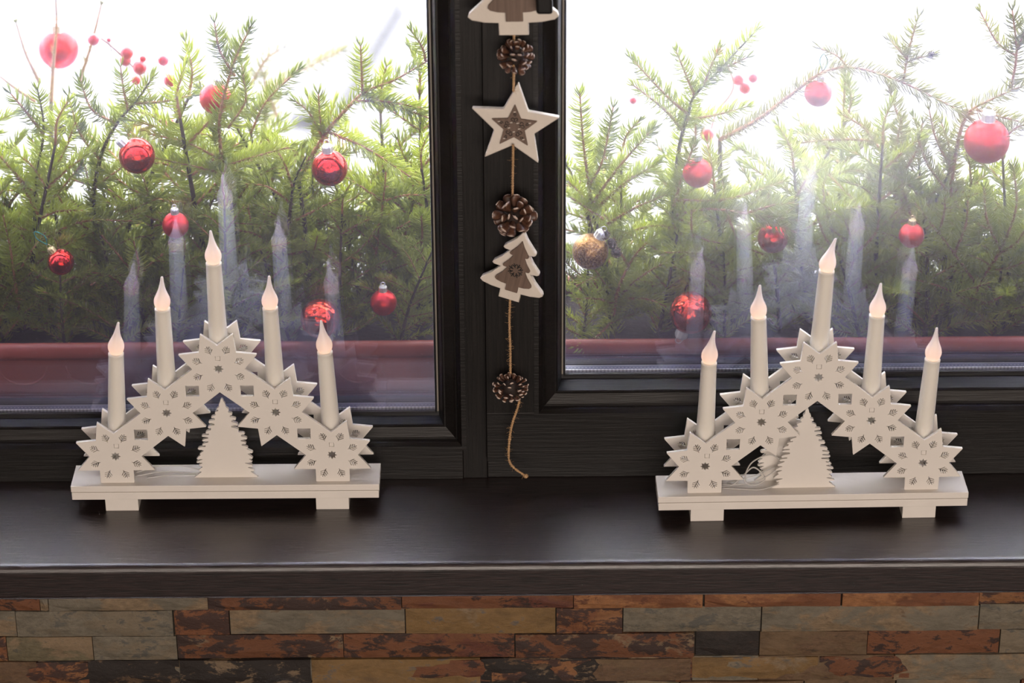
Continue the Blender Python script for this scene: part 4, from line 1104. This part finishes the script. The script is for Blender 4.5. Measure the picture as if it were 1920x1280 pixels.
def star_pts(r0, r1, rot=0): return [pol((0, 0), r0 if k % 2 == 0 else r1, 90 + rot + 36 * k) for k in range(10)]
def soften(loop, k):
    out = []; n = len(loop)
    for i in range(n):
        p = Vector(loop[i]); a = Vector(loop[i - 1]) - p; b = Vector(loop[(i + 1) % n]) - p
        kk = min(k, a.length * .4, b.length * .4)
        p1 = p + a.normalized() * kk; p2 = p + b.normalized() * kk
        out += [tuple(p1), tuple((p1 + p2) * .25 + p * .5), tuple(p2)]
    return out
sc = gx(965, 231) - go
sp = link('star_pendant', plate('star_pendant', [soften(star_pts(0.0475, 0.0215), 0.0016)], 0.007, 0.0009), None, gar, sc + Vector((0, -0.004, 0)), (0, R(5), R(-5)))
sp.data.materials.clear(); sp.data.materials.append(M['pendant_white']); sp['label'] = 'white wooden star with a brown star inlay'
si = link('star_inlay', plate('star_inlay', [soften(star_pts(0.0245, 0.0112), 0.0006)], 0.003, 0.0003), None, sp, (0, -0.0046, 0.0), (0, R(-3), 0))
si.data.materials.clear(); si.data.materials.append(M['inlay'])
def scroll(c, r, turns, a0, s):
    pts = []
    for k in range(17):
        t = k / 16; a = a0 + s * turns * 2 * math.pi * t
        pts.append((c[0] + r * (1 - .75 * t) * math.cos(a), 0, c[1] + r * (1 - .75 * t) * math.sin(a)))
    return pts
vs, fs = [], []
for k in range(5):
    a = 90 + 72 * k
    for (rr, off, s) in ((0.0085, 14, 1), (0.0085, -14, -1), (0.014, 0, 1)):
        c = pol((0, 0), rr, a + off); v, f = tube_geo(scroll(c, 0.0027 if rr < .01 else 0.0018, 1.1, R(a + 180), s), 0.00042, 4, len(vs)); vs += v; fs += f
link('scroll_engraving', mesh('scroll_engraving', vs, fs), M['ink'], sp, (0, -0.0062, 0), (0, R(-3), 0))
vs, fs = [], []
for k in range(5):
    a = 90 + 72 * k
    for rr, da in ((0.0055, 36), (0.0165, 3)):
        c = pol((0, 0), rr, a + da); b = len(vs)
        v, f = tube_geo([(c[0] - .0012, 0, c[1]), (c[0] + .0012, 0, c[1] + .0006)], 0.00055, 5, b); vs += v; fs += f
link('pale_dots', mesh('pale_dots', vs, fs), M['pendant_white'], sp, (0, -0.0060, 0))

def fir(k):
    h = [(0, 62), (6, 53), (17.5, 41), (18, 39), (16, 37.5), (10.5, 37), (17, 28), (25.5, 19.5), (26, 17.5), (24, 16), (16.5, 15.5), (24, 6), (34, -3), (35, -6), (32, -8.5), (22, -10.5), (11.5, -11), (11.5, -21)]
    return [(x * k, z * k) for x, z in h] + [(-x * k, z * k) for x, z in h[1:]][::-1]
def fir_pendant(c, k, rot, label):
    pd = link('tree_pendant', plate('tree_pendant', [fir(0.001 * k)[::-1]], 0.0075, 0.0009), None, gar, c, rot)
    pd.data.materials.clear(); pd.data.materials.append(M['pendant_white']); pd['label'] = label
    ii = link('tree_inlay', plate('tree_inlay', [[(x * 0.78, z) for x, z in fir(0.00074 * k)][::-1]], 0.0035, 0.0003), None, pd, (0.001 * k, -0.0048, 0.0065 * k))
    ii.data.materials.clear(); ii.data.materials.append(M['inlay'])
    vs, fs = [], []
    cz = 0.0172 * k
    for j in range(8):
        a = R(45 * j + 22.5)
        dx, dz = math.cos(a), math.sin(a)
        def P(u, v): return (0.001 * k + (u * dx - v * dz) * k, 0, cz + (u * dz + v * dx) * k)
        for p, q, r_ in ((P(.003, 0), P(.0085, 0), .0007), (P(.0045, 0), P(.0072, .0024), .0006), (P(.0045, 0), P(.0072, -.0024), .0006)):
            v, f = tube_geo([p, q], r_ * k, 5, len(vs)); vs += v; fs += f
    link('snowflake_engraving', mesh('snowflake_engraving', vs, fs), M['ink'], pd, (0, -0.0064, 0))
    return pd
fir_pendant(gx(962, 524) - go + Vector((0, -0.004, 0)), 0.98, (0, R(12), R(-14)), 'white wooden fir tree with a brown tree inlay and snowflake')
fir_pendant(gx(962, 13) - go + Vector((0, -0.004, 0)), 1.3, (0, R(-2), R(-4)), 'larger white wooden fir tree at the top of the picture')

SC_A = scale_me('scale', 0.0170, 0.0112, 0.0042, 1)
SC_B = scale_me('scale', 0.0108, 0.0080, 0.0030, 1)
SC_C = scale_me('scale', 0.0085, 0.0058, 0.0024, 2)
def pine_cone(px, py, rx, rz_, n, sme, axis_rot, label, spread, inner):
    c = gx(px, py) - go + Vector((0, -0.006, 0))
    root = link('pine_cone', None, None, gar, c, axis_rot); root['label'] = label
    core = link('core', lathe('core', [(rx * .1, -rz_ * .8), (rx * .42, -rz_ * .5), (rx * .48, 0), (rx * .35, rz_ * .5), (rx * .08, rz_ * .8)], 12), M['cone_core'], root)
    for i in range(n):
        t = (i + 0.5) / n; zz = -1 + 2 * t
        a = i * 2.39996 + rnd.uniform(-.25, .25)
        el = math.asin(zz) * spread
        rr = rx * inner * math.cos(math.asin(zz)); s = rnd.uniform(.88, 1.1) * (1 - .25 * abs(zz))
        o = link('scale', sme, None, root, (rr * math.cos(a), rr * math.sin(a), zz * rz_ * 0.62))
        o.rotation_euler = Euler((rnd.uniform(-.4, .4), -el + rnd.uniform(-.2, .2), a), 'XYZ'); o.scale = (s, s, s)
pine_cone(967, 102, 0.019, 0.019, 50, SC_B, (R(30), R(8), 0), 'brown pine cone above the star', 1.0, 0.42)
pine_cone(963, 400, 0.024, 0.021, 42, SC_A, (R(62), R(16), 0), 'large open brown pine cone with frosted tips', 1.0, 0.24)
pine_cone(957, 722, 0.0185, 0.014, 60, SC_C, (R(8), R(4), 0), 'small dense pine cone with silvery glitter near the cord end', 0.7, 0.62)
